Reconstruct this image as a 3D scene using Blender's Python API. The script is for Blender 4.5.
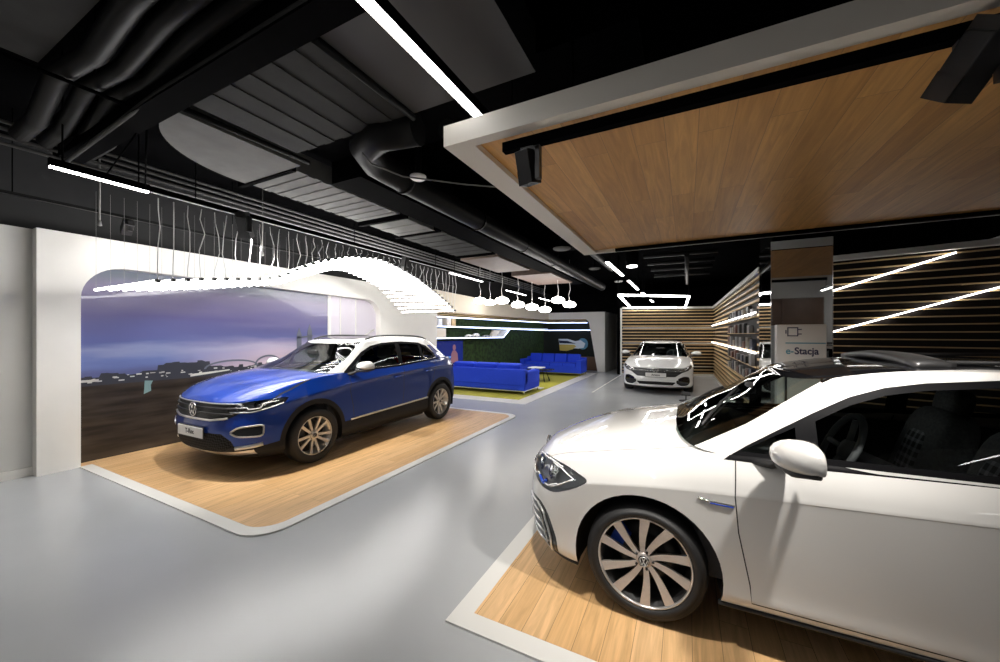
import bpy, bmesh, math, random
import numpy as np
from mathutils import Vector, Matrix, Euler
from mathutils.bvhtree import BVHTree
random.seed(7)
PI = math.pi
S = bpy.context.scene
COL = S.collection
for o in list(bpy.data.objects):
    bpy.data.objects.remove(o)

# ------------------------------------------------------------------ camera
cd = bpy.data.cameras.new('camera')
cd.sensor_width = 36.0
cd.lens = 370 / 1000 * 36.0
cd.shift_y = 0.003
cd.clip_end = 200
cd.clip_start = 0.05
cam = bpy.data.objects.new('camera', cd)
COL.objects.link(cam)
cam.location = (0, 0, 1.65)
cam.rotation_euler = (PI / 2, 0, math.radians(26.8))
S.camera = cam

# ------------------------------------------------------------------ world, exposure
w = bpy.data.worlds.new('world')
S.world = w
w.use_nodes = True
w.node_tree.nodes['Background'].inputs[0].default_value = (0.95, 0.97, 1.0, 1)
w.node_tree.nodes['Background'].inputs[1].default_value = 1.2
S.view_settings.view_transform = 'Standard'
S.view_settings.look = 'None'
S.view_settings.exposure = 0.98
S.view_settings.gamma = 1.0
S.view_settings.use_curve_mapping = False
S.cycles.max_bounces = 8
S.cycles.diffuse_bounces = 4
S.cycles.glossy_bounces = 4
S.cycles.transparent_max_bounces = 16
S.cycles.sample_clamp_indirect = 6.0
S.cycles.use_denoising = True
S.cycles.caustics_reflective = False
S.cycles.caustics_refractive = False


def tag(o, label=None, cat=None, group=None, kind=None):
    if label: o['label'] = label
    if cat: o['category'] = cat
    if group: o['group'] = group
    if kind: o['kind'] = kind
    return o


def lamp(name, kind, loc, target, energy, color=(1, 1, 1), parent=None, **k):
    l = bpy.data.lights.new(name, kind)
    l.energy = energy
    l.color = color
    for a, v in k.items():
        setattr(l, a, v)
    o = bpy.data.objects.new(name, l)
    COL.objects.link(o)
    o.location = loc
    d = Vector(target) - Vector(loc)
    o.rotation_euler = d.to_track_quat('-Z', 'Y').to_euler()
    if parent:
        o.parent = parent
    return o




# ------------------------------------------------------------------ materials
def mat(name, color=(0.8, 0.8, 0.8), rough=0.5, metal=0.0, coat=0.0, spec=0.5, emit=None, estr=1.0, **k):
    m = bpy.data.materials.new(name)
    m.use_nodes = True
    b = m.node_tree.nodes['Principled BSDF']
    b.inputs['Base Color'].default_value = (*color, 1)
    b.inputs['Roughness'].default_value = rough
    b.inputs['Metallic'].default_value = metal
    b.inputs['Coat Weight'].default_value = coat
    b.inputs['Coat Roughness'].default_value = 0.03
    b.inputs['Specular IOR Level'].default_value = spec
    if emit:
        b.inputs['Emission Color'].default_value = (*emit, 1)
        b.inputs['Emission Strength'].default_value = estr
    return m


def nodes(m):
    nt = m.node_tree
    return nt, nt.nodes, nt.links, nt.nodes['Principled BSDF']


def noise_var(m, scale=4.0, amt=0.06, bump=0.0, detail=4, stretch=(1, 1, 1), rough_amt=0.0):
    """small procedural variation of colour (and bump) on a plain material"""
    nt, N, L, b = nodes(m)
    tc = N.new('ShaderNodeTexCoord')
    mp = N.new('ShaderNodeMapping')
    mp.inputs['Scale'].default_value = stretch
    L.new(tc.outputs['Object'], mp.inputs[0])
    nz = N.new('ShaderNodeTexNoise')
    nz.inputs['Scale'].default_value = scale
    nz.inputs['Detail'].default_value = detail
    L.new(mp.outputs[0], nz.inputs['Vector'])
    c = b.inputs['Base Color'].default_value[:3]
    r = N.new('ShaderNodeValToRGB')
    r.color_ramp.elements[0].position = 0.3
    r.color_ramp.elements[1].position = 0.7
    r.color_ramp.elements[0].color = (*[max(0, x * (1 - amt)) for x in c], 1)
    r.color_ramp.elements[1].color = (*[min(1, x * (1 + amt)) for x in c], 1)
    L.new(nz.outputs['Fac'], r.inputs[0])
    L.new(r.outputs[0], b.inputs['Base Color'])
    if bump:
        bp = N.new('ShaderNodeBump')
        bp.inputs['Strength'].default_value = bump
        bp.inputs['Distance'].default_value = 0.01
        L.new(nz.outputs['Fac'], bp.inputs['Height'])
        L.new(bp.outputs[0], b.inputs['Normal'])
    if rough_amt:
        mr = N.new('ShaderNodeMapRange')
        r0 = b.inputs['Roughness'].default_value
        mr.inputs['To Min'].default_value = r0 - rough_amt
        mr.inputs['To Max'].default_value = r0 + rough_amt
        L.new(nz.outputs['Fac'], mr.inputs['Value'])
        L.new(mr.outputs[0], b.inputs['Roughness'])
    return m


def wood(name, c1, c2, plank=0.14, length=1.6, rough=0.4, rotz=0.0, gap=(0.25, 0.14, 0.06), gloss=0.5):
    m = mat(name, c1, rough, spec=gloss)
    nt, N, L, b = nodes(m)
    tc = N.new('ShaderNodeTexCoord')
    mp = N.new('ShaderNodeMapping')
    mp.inputs['Rotation'].default_value = (0, 0, rotz)
    L.new(tc.outputs['Object'], mp.inputs[0])
    br = N.new('ShaderNodeTexBrick')
    br.offset = 0.37
    br.inputs['Scale'].default_value = 1.0
    br.inputs['Brick Width'].default_value = length
    br.inputs['Row Height'].default_value = plank
    br.inputs['Mortar Size'].default_value = 0.0012
    br.inputs['Mortar Smooth'].default_value = 0.0
    br.inputs['Bias'].default_value = 0.0
    br.inputs['Color1'].default_value = (*c1, 1)
    br.inputs['Color2'].default_value = (*c2, 1)
    br.inputs['Mortar'].default_value = (*gap, 1)
    L.new(mp.outputs[0], br.inputs['Vector'])
    mp2 = N.new('ShaderNodeMapping')
    mp2.inputs['Scale'].default_value = (1.1, 16, 1)
    L.new(mp.outputs[0], mp2.inputs[0])
    # per plank offset of the grain
    mx0 = N.new('ShaderNodeVectorMath'); mx0.operation = 'MULTIPLY_ADD'
    L.new(br.outputs['Color'], mx0.inputs[0])
    mx0.inputs[1].default_value = (40, 40, 40)
    L.new(mp2.outputs[0], mx0.inputs[2])
    nz = N.new('ShaderNodeTexNoise')
    nz.inputs['Scale'].default_value = 1.6
    nz.inputs['Detail'].default_value = 6
    nz.inputs['Roughness'].default_value = 0.6
    nz.inputs['Distortion'].default_value = 0.9
    L.new(mx0.outputs[0], nz.inputs['Vector'])
    r = N.new('ShaderNodeValToRGB')
    r.color_ramp.elements[0].position = 0.28
    r.color_ramp.elements[0].color = (0.62, 0.58, 0.52, 1)
    r.color_ramp.elements[1].position = 0.68
    r.color_ramp.elements[1].color = (1.12, 1.12, 1.12, 1)
    L.new(nz.outputs['Fac'], r.inputs[0])
    mx = N.new('ShaderNodeMix'); mx.data_type = 'RGBA'; mx.blend_type = 'MULTIPLY'
    mx.inputs['Factor'].default_value = 0.75
    L.new(br.outputs['Color'], mx.inputs['A'])
    L.new(r.outputs[0], mx.inputs['B'])
    L.new(mx.outputs['Result'], b.inputs['Base Color'])
    bp = N.new('ShaderNodeBump')
    bp.inputs['Strength'].default_value = 0.12
    bp.inputs['Distance'].default_value = 0.004
    L.new(nz.outputs['Fac'], bp.inputs['Height'])
    L.new(bp.outputs[0], b.inputs['Normal'])
    return m


def glass(name, tint=(0.35, 0.4, 0.4), refl=1.0, rough=0.0):
    m = bpy.data.materials.new(name)
    m.use_nodes = True
    nt = m.node_tree
    N, L = nt.nodes, nt.links
    for n in list(N):
        N.remove(n)
    out = N.new('ShaderNodeOutputMaterial')
    tr = N.new('ShaderNodeBsdfTransparent')
    tr.inputs[0].default_value = (*tint, 1)
    gl = N.new('ShaderNodeBsdfGlossy')
    gl.inputs['Roughness'].default_value = rough
    gl.inputs[0].default_value = (refl, refl, refl, 1)
    fr = N.new('ShaderNodeFresnel')
    fr.inputs['IOR'].default_value = 1.5
    mx = N.new('ShaderNodeMixShader')
    L.new(fr.outputs[0], mx.inputs[0])
    L.new(tr.outputs[0], mx.inputs[1])
    L.new(gl.outputs[0], mx.inputs[2])
    L.new(mx.outputs[0], out.inputs[0])
    return m


M = {}
M['floor'] = noise_var(mat('floor_paint', (0.47, 0.485, 0.50), 0.25, spec=0.5), 0.8, 0.04, rough_amt=0.04)
M['white_wall'] = noise_var(mat('white_wall', (0.80, 0.78, 0.74), 0.55), 3, 0.015)
M['grey_wall'] = noise_var(mat('grey_wall', (0.66, 0.65, 0.62), 0.6), 3, 0.02)
M['black_ceiling'] = noise_var(mat('black_ceiling', (0.002, 0.002, 0.0022), 0.9, spec=0.1), 2, 0.2)
M['black_paint'] = noise_var(mat('black_paint', (0.0025, 0.0025, 0.0028), 0.6, spec=0.15), 4, 0.15)
M['pipe'] = noise_var(mat('pipe_black', (0.008, 0.008, 0.0082), 0.42, spec=0.28), 6, 0.15)
M['duct'] = noise_var(mat('duct_metal', (0.035, 0.035, 0.034), 0.6, spec=0.3), 5, 0.12)
M['duct_light'] = noise_var(mat('duct_metal_pale', (0.15, 0.15, 0.145), 0.6, spec=0.3), 5, 0.10)
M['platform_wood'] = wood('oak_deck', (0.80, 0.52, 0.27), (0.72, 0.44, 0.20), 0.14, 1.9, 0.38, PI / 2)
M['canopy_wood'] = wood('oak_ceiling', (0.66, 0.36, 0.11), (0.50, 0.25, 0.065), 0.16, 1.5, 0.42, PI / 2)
M['batten'] = noise_var(mat('oak_batten', (0.60, 0.42, 0.22), 0.45), 5, 0.15, stretch=(1, 1, 8))
M['batten_back'] = noise_var(mat('batten_backing', (0.012, 0.009, 0.008), 0.6, spec=0.25), 5, 0.15)
M['white_trim'] = mat('white_lacquer', (0.78, 0.77, 0.74), 0.35)
M['led'] = mat('led_white', (1, 1, 1), 0.5, emit=(1.0, 0.98, 0.95), estr=9.0)
M['led_tube'] = mat('led_tube', (1, 1, 1), 0.5, emit=(1.0, 0.98, 0.94), estr=10.5)
M['led_wall'] = mat('led_wall', (1, 1, 1), 0.5, emit=(1.0, 0.97, 0.92), estr=5.0)
M['globe'] = mat('globe', (1, 1, 1), 0.5, emit=(1.0, 0.95, 0.88), estr=10.0)
M['wheel_leather'] = mat('wheel_leather', (0.16, 0.16, 0.17), 0.4)
M['mirror'] = mat('mirror_glass', (0.62, 0.62, 0.62), 0.02, metal=1.0)
M['chrome'] = mat('chrome', (0.75, 0.75, 0.76), 0.12, metal=1.0)
M['silver'] = mat('silver_alloy', (0.72, 0.71, 0.70), 0.28, metal=0.85)
M['dark_metal'] = mat('dark_metal', (0.06, 0.06, 0.062), 0.4, metal=0.6)
M['black_plastic'] = mat('black_plastic', (0.018, 0.018, 0.019), 0.55)
M['trim_black'] = mat('trim_black', (0.008, 0.008, 0.009), 0.45, spec=0.2)
M['black_gloss'] = mat('black_gloss', (0.006, 0.006, 0.007), 0.06, spec=0.5)
M['lamp_black'] = mat('lamp_black', (0.014, 0.014, 0.015), 0.4, spec=0.4)
for k_, i_ in (('trim_black', 1.2), ('black_ceiling', 1.03), ('black_paint', 1.06), ('duct', 1.15), ('duct_light', 1.15), ('pipe', 1.25)):
    M[k_].node_tree.nodes['Principled BSDF'].inputs['IOR'].default_value = i_
M['rubber'] = noise_var(mat('rubber', (0.014, 0.014, 0.015), 0.6), 30, 0.1)
M['plate'] = mat('plate_white', (0.82, 0.82, 0.80), 0.4)
M['text_black'] = mat('text_black', (0.02, 0.02, 0.02), 0.5)
M['wire'] = mat('wire_white', (0.6, 0.6, 0.6), 0.5)
M['steel_wire'] = mat('steel_wire', (0.22, 0.22, 0.22), 0.5)
M['cladding'] = mat('cladding_grey', (0.013, 0.013, 0.015), 0.6, spec=0.3)
M['interior'] = noise_var(mat('cabin_trim', (0.055, 0.055, 0.06), 0.7), 40, 0.1)
M['brake'] = mat('brake_disc', (0.05, 0.05, 0.05), 0.4, metal=1.0)
M['conduit'] = mat('conduit_grey', (0.10, 0.10, 0.10), 0.4)
M['wall_black'] = noise_var(mat('wall_black', (0.010, 0.010, 0.011), 0.7), 3, 0.15)
M['caliper_blue'] = mat('caliper_blue', (0.02, 0.08, 0.55), 0.3)
M['lamp_red'] = mat('lamp_red', (0.30, 0.01, 0.01), 0.1, coat=1)
M['seat'] = noise_var(mat('seat_cloth', (0.13, 0.13, 0.135), 0.8), 60, 0.3)


# ------------------------------------------------------------------ mesh helpers
class MB:
    """collects shapes, build() links them as ONE mesh object"""
    def __init__(s):
        s.bm = bmesh.new()
        s.sm = []

    def _add(s, verts, faces, smooth=False):
        vs = [s.bm.verts.new(v) for v in verts]
        for f in faces:
            try:
                fc = s.bm.faces.new([vs[i] for i in f])
                fc.smooth = smooth
            except ValueError:
                pass
        return vs

    def box(s, c, d, rz=0.0, mtx=None, bevel=0.0):
        x, y, z = d[0] / 2, d[1] / 2, d[2] / 2
        P = [Vector((i * x, j * y, k * z)) for i in (-1, 1) for j in (-1, 1) for k in (-1, 1)]
        R = mtx if mtx is not None else Matrix.Rotation(rz, 3, 'Z')
        P = [R @ p + Vector(c) for p in P]
        vs = s._add(P, [(0, 1, 3, 2), (4, 6, 7, 5), (0, 4, 5, 1), (2, 3, 7, 6), (0, 2, 6, 4), (1, 5, 7, 3)])
        if bevel:
            es = set()
            for v in vs:
                es.update(v.link_edges)
            r = bmesh.ops.bevel(s.bm, geom=list(es), offset=bevel, segments=3, profile=0.6, affect='EDGES')
            for f in r['faces']:
                f.smooth = True
        return s

    def prism(s, pts, z0, z1, axis='z', smooth=False):
        """extrude a 2D outline; axis z: (x,y)+z; y: (x,z)+y; x: (y,z)+x"""
        def T(p, h):
            return {'z': (p[0], p[1], h), 'y': (p[0], h, p[1]), 'x': (h, p[0], p[1])}[axis]
        n = len(pts)
        V = [T(p, z0) for p in pts] + [T(p, z1) for p in pts]
        F = [tuple(range(n))[::-1], tuple(range(n, 2 * n))]
        vs = s._add(V, F)
        V2 = vs
        for i in range(n):
            j = (i + 1) % n
            try:
                f = s.bm.faces.new([V2[i], V2[j], V2[n + j], V2[n + i]])
                f.smooth = smooth
            except ValueError:
                pass
        return s

    def tube(s, pts, r, n=10, closed=False, flat=None):
        """sweep a circle (radius r or list) along a path; flat=(a,b) elliptical scale with z up"""
        pts = [Vector(p) for p in pts]
        k = len(pts)
        rings = []
        for i, p in enumerate(pts):
            if closed:
                d = pts[(i + 1) % k] - pts[i - 1]
            else:
                d = pts[min(i + 1, k - 1)] - pts[max(i - 1, 0)]
            if d.length < 1e-9:
                d = Vector((1, 0, 0))
            d.normalize()
            up = Vector((0, 0, 1)) if abs(d.z) < 0.95 else Vector((1, 0, 0))
            a = d.cross(up).normalized()
            b = a.cross(d).normalized()
            rr = r[i] if isinstance(r, (list, tuple)) else r
            fa, fb = flat if flat else (1, 1)
            rings.append([s.bm.verts.new(p + a * (math.cos(2 * PI * j / n) * rr * fa) + b * (math.sin(2 * PI * j / n) * rr * fb)) for j in range(n)])
        m = k if closed else k - 1
        for i in range(m):
            A, B = rings[i], rings[(i + 1) % k]
            for j in range(n):
                f = s.bm.faces.new([A[j], A[(j + 1) % n], B[(j + 1) % n], B[j]])
                f.smooth = n > 4
        if not closed:
            s.bm.faces.new(rings[0][::-1])
            s.bm.faces.new(rings[-1])
        return s

    def lathe(s, prof, n=32, mtx=None, closed=False):
        """prof (r, h) around local z; mtx 4x4"""
        mtx = mtx or Matrix.Identity(4)
        rings = []
        for r, h in prof:
            if r < 1e-6:
                rings.append([s.bm.verts.new(mtx @ Vector((0, 0, h)))])
            else:
                rings.append([s.bm.verts.new(mtx @ Vector((r * math.cos(2 * PI * j / n), r * math.sin(2 * PI * j / n), h))) for j in range(n)])
        m = len(rings)
        for i in range(m if closed else m - 1):
            A, B = rings[i], rings[(i + 1) % m]
            for j in range(n):
                q = [A[j % len(A)], A[(j + 1) % len(A)], B[(j + 1) % len(B)], B[j % len(B)]]
                u = []
                for v in q:
                    if v not in u:
                        u.append(v)
                if len(u) > 2:
                    try:
                        f = s.bm.faces.new(u)
                        f.smooth = True
                    except ValueError:
                        pass
        return s

    def blob(s, c, d, e=0.5, n=16, mtx=None):
        """superellipsoid cushion: centre, size, squareness exponent"""
        R = mtx if mtx is not None else Matrix.Identity(3)
        def sp(v, p): return math.copysign(abs(v) ** p, v)
        rows = []
        for i in range(n + 1):
            a = -PI / 2 + PI * i / n
            row = []
            for j in range(2 * n):
                b = 2 * PI * j / (2 * n)
                p = Vector((sp(math.cos(a), e) * sp(math.cos(b), e) * d[0] / 2, sp(math.cos(a), e) * sp(math.sin(b), e) * d[1] / 2, sp(math.sin(a), e) * d[2] / 2))
                row.append(R @ p + Vector(c))
            rows.append(row)
        vs = [[s.bm.verts.new(p) for p in row] for row in rows]
        for i in range(n):
            for j in range(2 * n):
                f = s.bm.faces.new([vs[i][j], vs[i][(j + 1) % (2 * n)], vs[i + 1][(j + 1) % (2 * n)], vs[i + 1][j]])
                f.smooth = True
        bmesh.ops.remove_doubles(s.bm, verts=[v for row in (vs[0], vs[-1]) for v in row], dist=1e-5)
        return s

    def build(s, name, m=None, parent=None, loc=None, recalc=True):
        if recalc:
            bmesh.ops.recalc_face_normals(s.bm, faces=s.bm.faces[:])
        me = bpy.data.meshes.new(name)
        s.bm.to_mesh(me)
        s.bm.free()
        o = bpy.data.objects.new(name, me)
        COL.objects.link(o)
        if m is not None:
            me.materials.append(m if not isinstance(m, str) else M[m])
        if parent:
            o.parent = parent
        if loc:
            o.location = loc
        return o


def empty(name, loc=(0, 0, 0), rz=0.0):
    o = bpy.data.objects.new(name, None)
    COL.objects.link(o)
    o.location = loc
    o.rotation_euler = (0, 0, rz)
    o.empty_display_size = 0.1
    return o


def kids(o):
    return [c for c in bpy.data.objects if c.parent == o]


def copy_tree(o, parent=None):
    c = o.copy()
    COL.objects.link(c)
    c.parent = parent
    for ch in kids(o):
        copy_tree(ch, c)
    return c


def struct(name, mb, m, parent=None):
    o = mb.build(name, m, parent)
    if parent is None:
        o['kind'] = 'structure'
    return o


def rrect(x0, y0, x1, y1, r, n=8):
    P = []
    for cx, cy, a0 in ((x1 - r, y0 + r, -PI / 2), (x1 - r, y1 - r, 0), (x0 + r, y1 - r, PI / 2), (x0 + r, y0 + r, PI)):
        for i in range(n + 1):
            a = a0 + PI / 2 * i / n
            P.append((cx + r * math.cos(a), cy + r * math.sin(a)))
    return P


def text_obj(name, txt, size, m, parent=None, mtx=None, extrude=0.001, align='CENTER', bold=0.0):
    c = bpy.data.curves.new(name, 'FONT')
    c.body = txt
    c.size = size
    c.extrude = extrude
    c.offset = bold
    c.align_x = align
    c.align_y = 'CENTER'
    t = bpy.data.objects.new(name, c)
    COL.objects.link(t)
    bpy.context.view_layer.update()
    dg = bpy.context.evaluated_depsgraph_get()
    me = bpy.data.meshes.new_from_object(t.evaluated_get(dg))
    bpy.data.objects.remove(t)
    me.materials.clear()
    me.materials.append(m)
    o = bpy.data.objects.new(name, me)
    COL.objects.link(o)
    if mtx is not None:
        me.transform(mtx)
    if parent:
        o.parent = parent
    return o


def frame_mtx(origin, xdir, ydir):
    x = Vector(xdir).normalized()
    y = Vector(ydir).normalized()
    z = x.cross(y).normalized()
    y = z.cross(x)
    m = Matrix((x, y, z)).transposed().to_4x4()
    m.translation = Vector(origin)
    return m


# ------------------------------------------------------------------ room shell
struct('floor', MB().box((-1.0, 8.0, -0.05), (15, 25, 0.1)), 'floor')
struct('ceiling', MB().box((-1.0, 8.0, 3.95), (15, 25, 0.1)), 'black_ceiling')
FR = 2.88
# wall with the big rounded niche
arc = [(1.75, 0.0)]
R0 = 0.42
for i in range(11):
    a = PI - PI / 2 * i / 10
    arc.append((1.75 + R0 + R0 * math.cos(a), 2.52 - R0 + R0 * math.sin(a)))
for i in range(11):
    a = PI / 2 - PI / 2 * i / 10
    arc.append((6.78 - R0 + R0 * math.cos(a), 2.46 - R0 + R0 * math.sin(a)))
arc.append((6.78, 0.0))
outline = [(1.4, 0)] + arc + [(8.95, 0), (8.95, FR), (1.4, FR)]
struct('wall_left', MB().prism(outline, -6.92, -6.70, 'x'), 'white_wall')
struct('wall_left_recess', MB().box((-6.95, -0.9, FR / 2), (0.2, 4.6, FR)), 'grey_wall')
struct('wall_left_upper', MB().box((-7.06, 8.0, 3.4), (0.18, 25, 1.04)), 'wall_black')
struct('wall_niche_back', MB().box((-7.0, 4.3, 1.35), (0.1, 5.6, 2.7)), 'white_wall')
struct('baseboard_left', MB().box((-6.84, -0.9, 0.05), (0.03, 4.6, 0.1)), 'white_wall')
door_m = noise_var(mat('door_brown', (0.16, 0.10, 0.07), 0.4), 3, 0.1)
# shop front behind the camera, seen only in reflections
fr = MB()
fr.box((-1, -4.3, 3.4), (15, 0.2, 1.2)).box((-1, -4.3, 0.15), (15, 0.2, 0.3))
for x in (-8, -5.6, -3.2, -0.8, 1.6, 4.0, 6.4):
    fr.box((x, -4.3, 1.55), (0.35, 0.22, 2.6))
struct('wall_front', fr, 'grey_wall')
for i, x in enumerate((-6.8, -4.4, -2.0, 0.4, 2.8, 5.2)):
    dp = MB().box((x, -4.32, 1.55), (2.06, 0.06, 2.5)).box((x, -4.28, 1.55), (0.08, 0.06, 2.5))
    struct('door_%d' % (i + 1), dp, door_m)
struct('wall_right', MB().box((6.5, 8, 2), (0.2, 25, 4)), 'grey_wall')
struct('wall_far', MB().box((-1, 20.4, 2), (15, 0.2, 4)), 'black_paint')


def vwall(name, A, B, z0, z1, th, m, parent=None):
    """vertical slab whose visible face runs from A to B, thickness th behind it (to the left of A->B)"""
    A, B = Vector((*A, 0)), Vector((*B, 0))
    e = (B - A).normalized()
    n = Vector((-e.y, e.x, 0))
    P = [A, B, B + n * th, A + n * th]
    return struct(name, MB().prism([(p.x, p.y) for p in P], z0, z1), m, parent)


# slatted corner: back wall, side wall and the angled wall past the mirrored column
SB0, SB1 = (-2.33, 15.5), (0.97, 16.7)
SS0 = (1.10, 7.2)
SR0, SR1 = (1.55, 7.10), (5.2, 6.06)
ZT = 2.67


def slat_wall(name, A, B, z1, flip=1, z0=0.12, step=0.123, back='batten_back', skip=(), bh=0.034, bd=0.06):
    """dark backing wall with horizontal oak battens standing off it"""
    A, B = Vector((*A, 0)), Vector((*B, 0))
    e = (B - A).normalized()
    n = Vector((-e.y, e.x, 0)) * flip
    P = [A, B, B + n * 0.12, A + n * 0.12]
    w_ = struct(name, MB().prism([(p.x, p.y) for p in P], 0, z1), back)
    mb = MB()
    z = z0
    ang = math.atan2(e.y, e.x)
    L = (B - A).length
    while z < z1 - 0.05:
        spans = [(0.0, L)]
        for (s0, s1, za, zb) in skip:
            if za < z < zb:
                spans = [q for a, b in spans for q in ((a, min(b, s0)), (max(a, s1), b)) if q[1] - q[0] > 0.02]
        for a, b in spans:
            c = A + e * (a + b) / 2 - n * bd / 2
            mb.box((c.x, c.y, z), (b - a, bd, bh), ang)
        z += step
    o = mb.build('oak_battens', 'batten', w_)
    t = MB()
    c = A + e * L / 2 - n * 0.035
    t.box((c.x, c.y, z1 + 0.02), (L, 0.09, 0.075), ang)
    t.box((c.x, c.y, 0.04), (L, 0.05, 0.08), ang)
    t.build('trim', 'white_trim', w_)
    return w_, A, e, n


wb, Ab, eb, nb = slat_wall('wall_back', SB0, SB1, ZT)
ws, As, es_, ns = slat_wall('wall_side', SB1, SS0, ZT, 1, skip=[(5.2, 9.3, 0.78, 2.20)])
wr, Ar, er, nr = slat_wall('wall_angled', SR0, SR1, 2.72, z0=0.10, step=0.0985, bh=0.016, bd=0.035)
struct('trim_1', MB().box((SB0[0] - 0.03, SB0[1], 1.34), (0.06, 0.10, 2.7)), 'white_trim')
struct('wall_passage', MB().box((-2.5, 17.6, 1.9), (0.1, 3.9, 3.8)), 'black_paint')
struct('wall_passage_end', MB().box((-2.9, 19.0, 1.3), (0.7, 0.1, 2.6)), 'grey_wall')


def wall_led(A, e, n, s0, z0, s1, z1, label, r=0.014, off=0.082, m='led_wall'):
    p0 = A + e * s0 - n * off
    p1 = A + e * s1 - n * off
    o = MB().tube([(p0.x, p0.y, z0), (p1.x, p1.y, z1)], r, 6).build('led_strip', m)
    tag(o, label, 'light strip', 'light strips on the slatted walls')


Ls = (Vector((*SS0, 0)) - Vector((*SB1, 0))).length
wall_led(As, es_, ns, 0.16, 1.97, Ls - 0.05, 2.0, 'upper level light strip along the slatted side wall by the accessory shelves', off=0.105)
wall_led(As, es_, ns, 0.16, 1.33, Ls - 0.05, 1.34, 'lower level light strip along the slatted side wall beside the far white car', off=0.105)
wall_led(Ar, er, nr, 0.36, 2.275, 1.50, 2.66, 'upper slanted light strip on the dark slatted wall touching its top rail', r=0.010, off=0.05)
wall_led(Ar, er, nr, 0.36, 1.68, 3.0, 2.62, 'lower slanted light strip on the dark slatted wall above the white car roof', r=0.010, off=0.05)
Lb = (Vector((*SB1, 0)) - Vector((*SB0, 0))).length
for z, t in ((1.89, 'highest'), (1.29, 'middle'), (0.37, 'lowest')):
    wall_led(Ab, eb, nb, 0.02, z, Lb - 0.02, z, '%s pale strip between the battens of the wall behind the far white car' % t, 0.016, 0.082, 'white_trim')

# accessory niches in the side wall: a dark shelf unit with small boxed goods
shelf = empty('accessory_shelf', (As.x, As.y, 0))
tag(shelf, 'dark wall shelf with rows of small boxed goods set into the slatted side wall', 'shelf')
shelf.rotation_euler = (0, 0, math.atan2(es_.y, es_.x))
mb = MB().box((7.25, -0.012, 1.49), (4.1, 0.02, 1.42))
mb.build('back_panel', 'batten_back', shelf)
zs_sh = (0.80, 1.08, 1.36, 1.66, 1.94)
for z in zs_sh:
    MB().box((7.25, -0.045, z), (4.1, 0.075, 0.012)).build('shelf_board', 'batten', shelf)
shelf_goods = []
cols = [(0.16, 0.16, 0.16), (0.06, 0.06, 0.065), (0.26, 0.25, 0.24), (0.012, 0.012, 0.012), (0.10, 0.045, 0.035), (0.18, 0.16, 0.13), (0.035, 0.04, 0.06)]
gm = [mat('goods_%d' % i, c, 0.4) for i, c in enumerate(cols)]
proto = {}
ang_s = math.atan2(es_.y, es_.x)
ORD = 'none first second third fourth fifth sixth seventh eighth ninth tenth eleventh twelfth'.split()
sn = ['bottom shelf', 'second shelf', 'third shelf', 'fourth shelf', 'top shelf']
cn = ['grey', 'charcoal', 'pale', 'black', 'rust brown', 'beige', 'navy']
for k, z in enumerate(zs_sh):
    s_ = 5.45
    n_ = 0
    while s_ < 9.1:
        i = random.randrange(7)
        hh = random.choice((0.14, 0.19, 0.22))
        key = (i, hh)
        if key not in proto:
            b = MB().box((0, 0, hh / 2), (0.27, 0.06, hh), bevel=0.005)
            b.box((0, -0.031, hh * 0.55), (0.19, 0.003, hh * 0.5))
            o = b.build('goods_box', gm[i])
            proto[key] = o
            first = True
        else:
            o = proto[key].copy()
            COL.objects.link(o)
        p = As + es_ * s_ - ns * 0.057
        n_ += 1
        o.location = (p.x, p.y, z + 0.0075)
        o.rotation_euler = (0, 0, ang_s)
        tag(o, '%s boxed accessory on the %s of the side wall, %s from its far end' % (cn[i].split()[-1], sn[k], ORD[n_]), 'box', 'boxed goods on the %s' % sn[k])
        s_ += random.choice((0.40, 0.46, 0.62))

# ------------------------------------------------------------------ mirrored column
col = empty('mirrored_column', (1.163, 5.72, 0))
tag(col, 'square column clad in mirror standing behind the charging station', 'column')
MB().box((0, 0, 1.95), (0.534, 0.80, 3.9)).build('core', 'black_paint', col)
MB().box((0, -0.407, 1.365), (0.544, 0.012, 2.73)).build('mirror_panel', 'mirror', col)
MB().box((-0.274, 0, 1.365), (0.012, 0.80, 2.73)).build('mirror_panel', 'mirror', col)
MB().box((0.276, -0.407, 1.365), (0.006, 0.014, 2.73)).box((-0.281, -0.407, 1.365), (0.006, 0.014, 2.73)).build('edge_strip', 'chrome', col)

# charging station: white lacquered pillar with a lower bulge, plug symbol and lettering
cs = empty('charging_station', (1.105, 5.11, 0))
cs.scale = (0.86, 0.86, 0.985)
tag(cs, 'white charging pillar lettered e-Stacja before the mirrored column', 'charging station')
MB().box((0, 0, 0.89), (0.50, 0.14, 1.78), bevel=0.01).build('housing', 'white_trim', cs)
MB().prism([(-0.17, 0.5), (0.17, 0.5), (0.17, 1.22), (0.12, 1.30), (-0.06, 1.32), (-0.17, 1.24)], -0.17, -0.06, 'y').build('front_cover', 'white_trim', cs)
g = MB()
g.tube([(-0.175, -0.175, 0.6), (-0.175, -0.175, 1.24), (-0.07, -0.175, 1.33)], 0.012, 8).tube([(0.10, -0.175, 1.33), (0.175, -0.175, 1.27), (0.175, -0.175, 0.6)], 0.012, 8)
g.build('cable_hook', 'black_plastic', cs)
teal = mat('print_teal', (0.10, 0.32, 0.42), 0.4)
navy = mat('print_navy', (0.03, 0.03, 0.09), 0.4)
MB().box((0.04, -0.0725, 1.575), (0.40, 0.004, 0.012)).build('printed_rule', teal, cs)
pg = MB()
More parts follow.
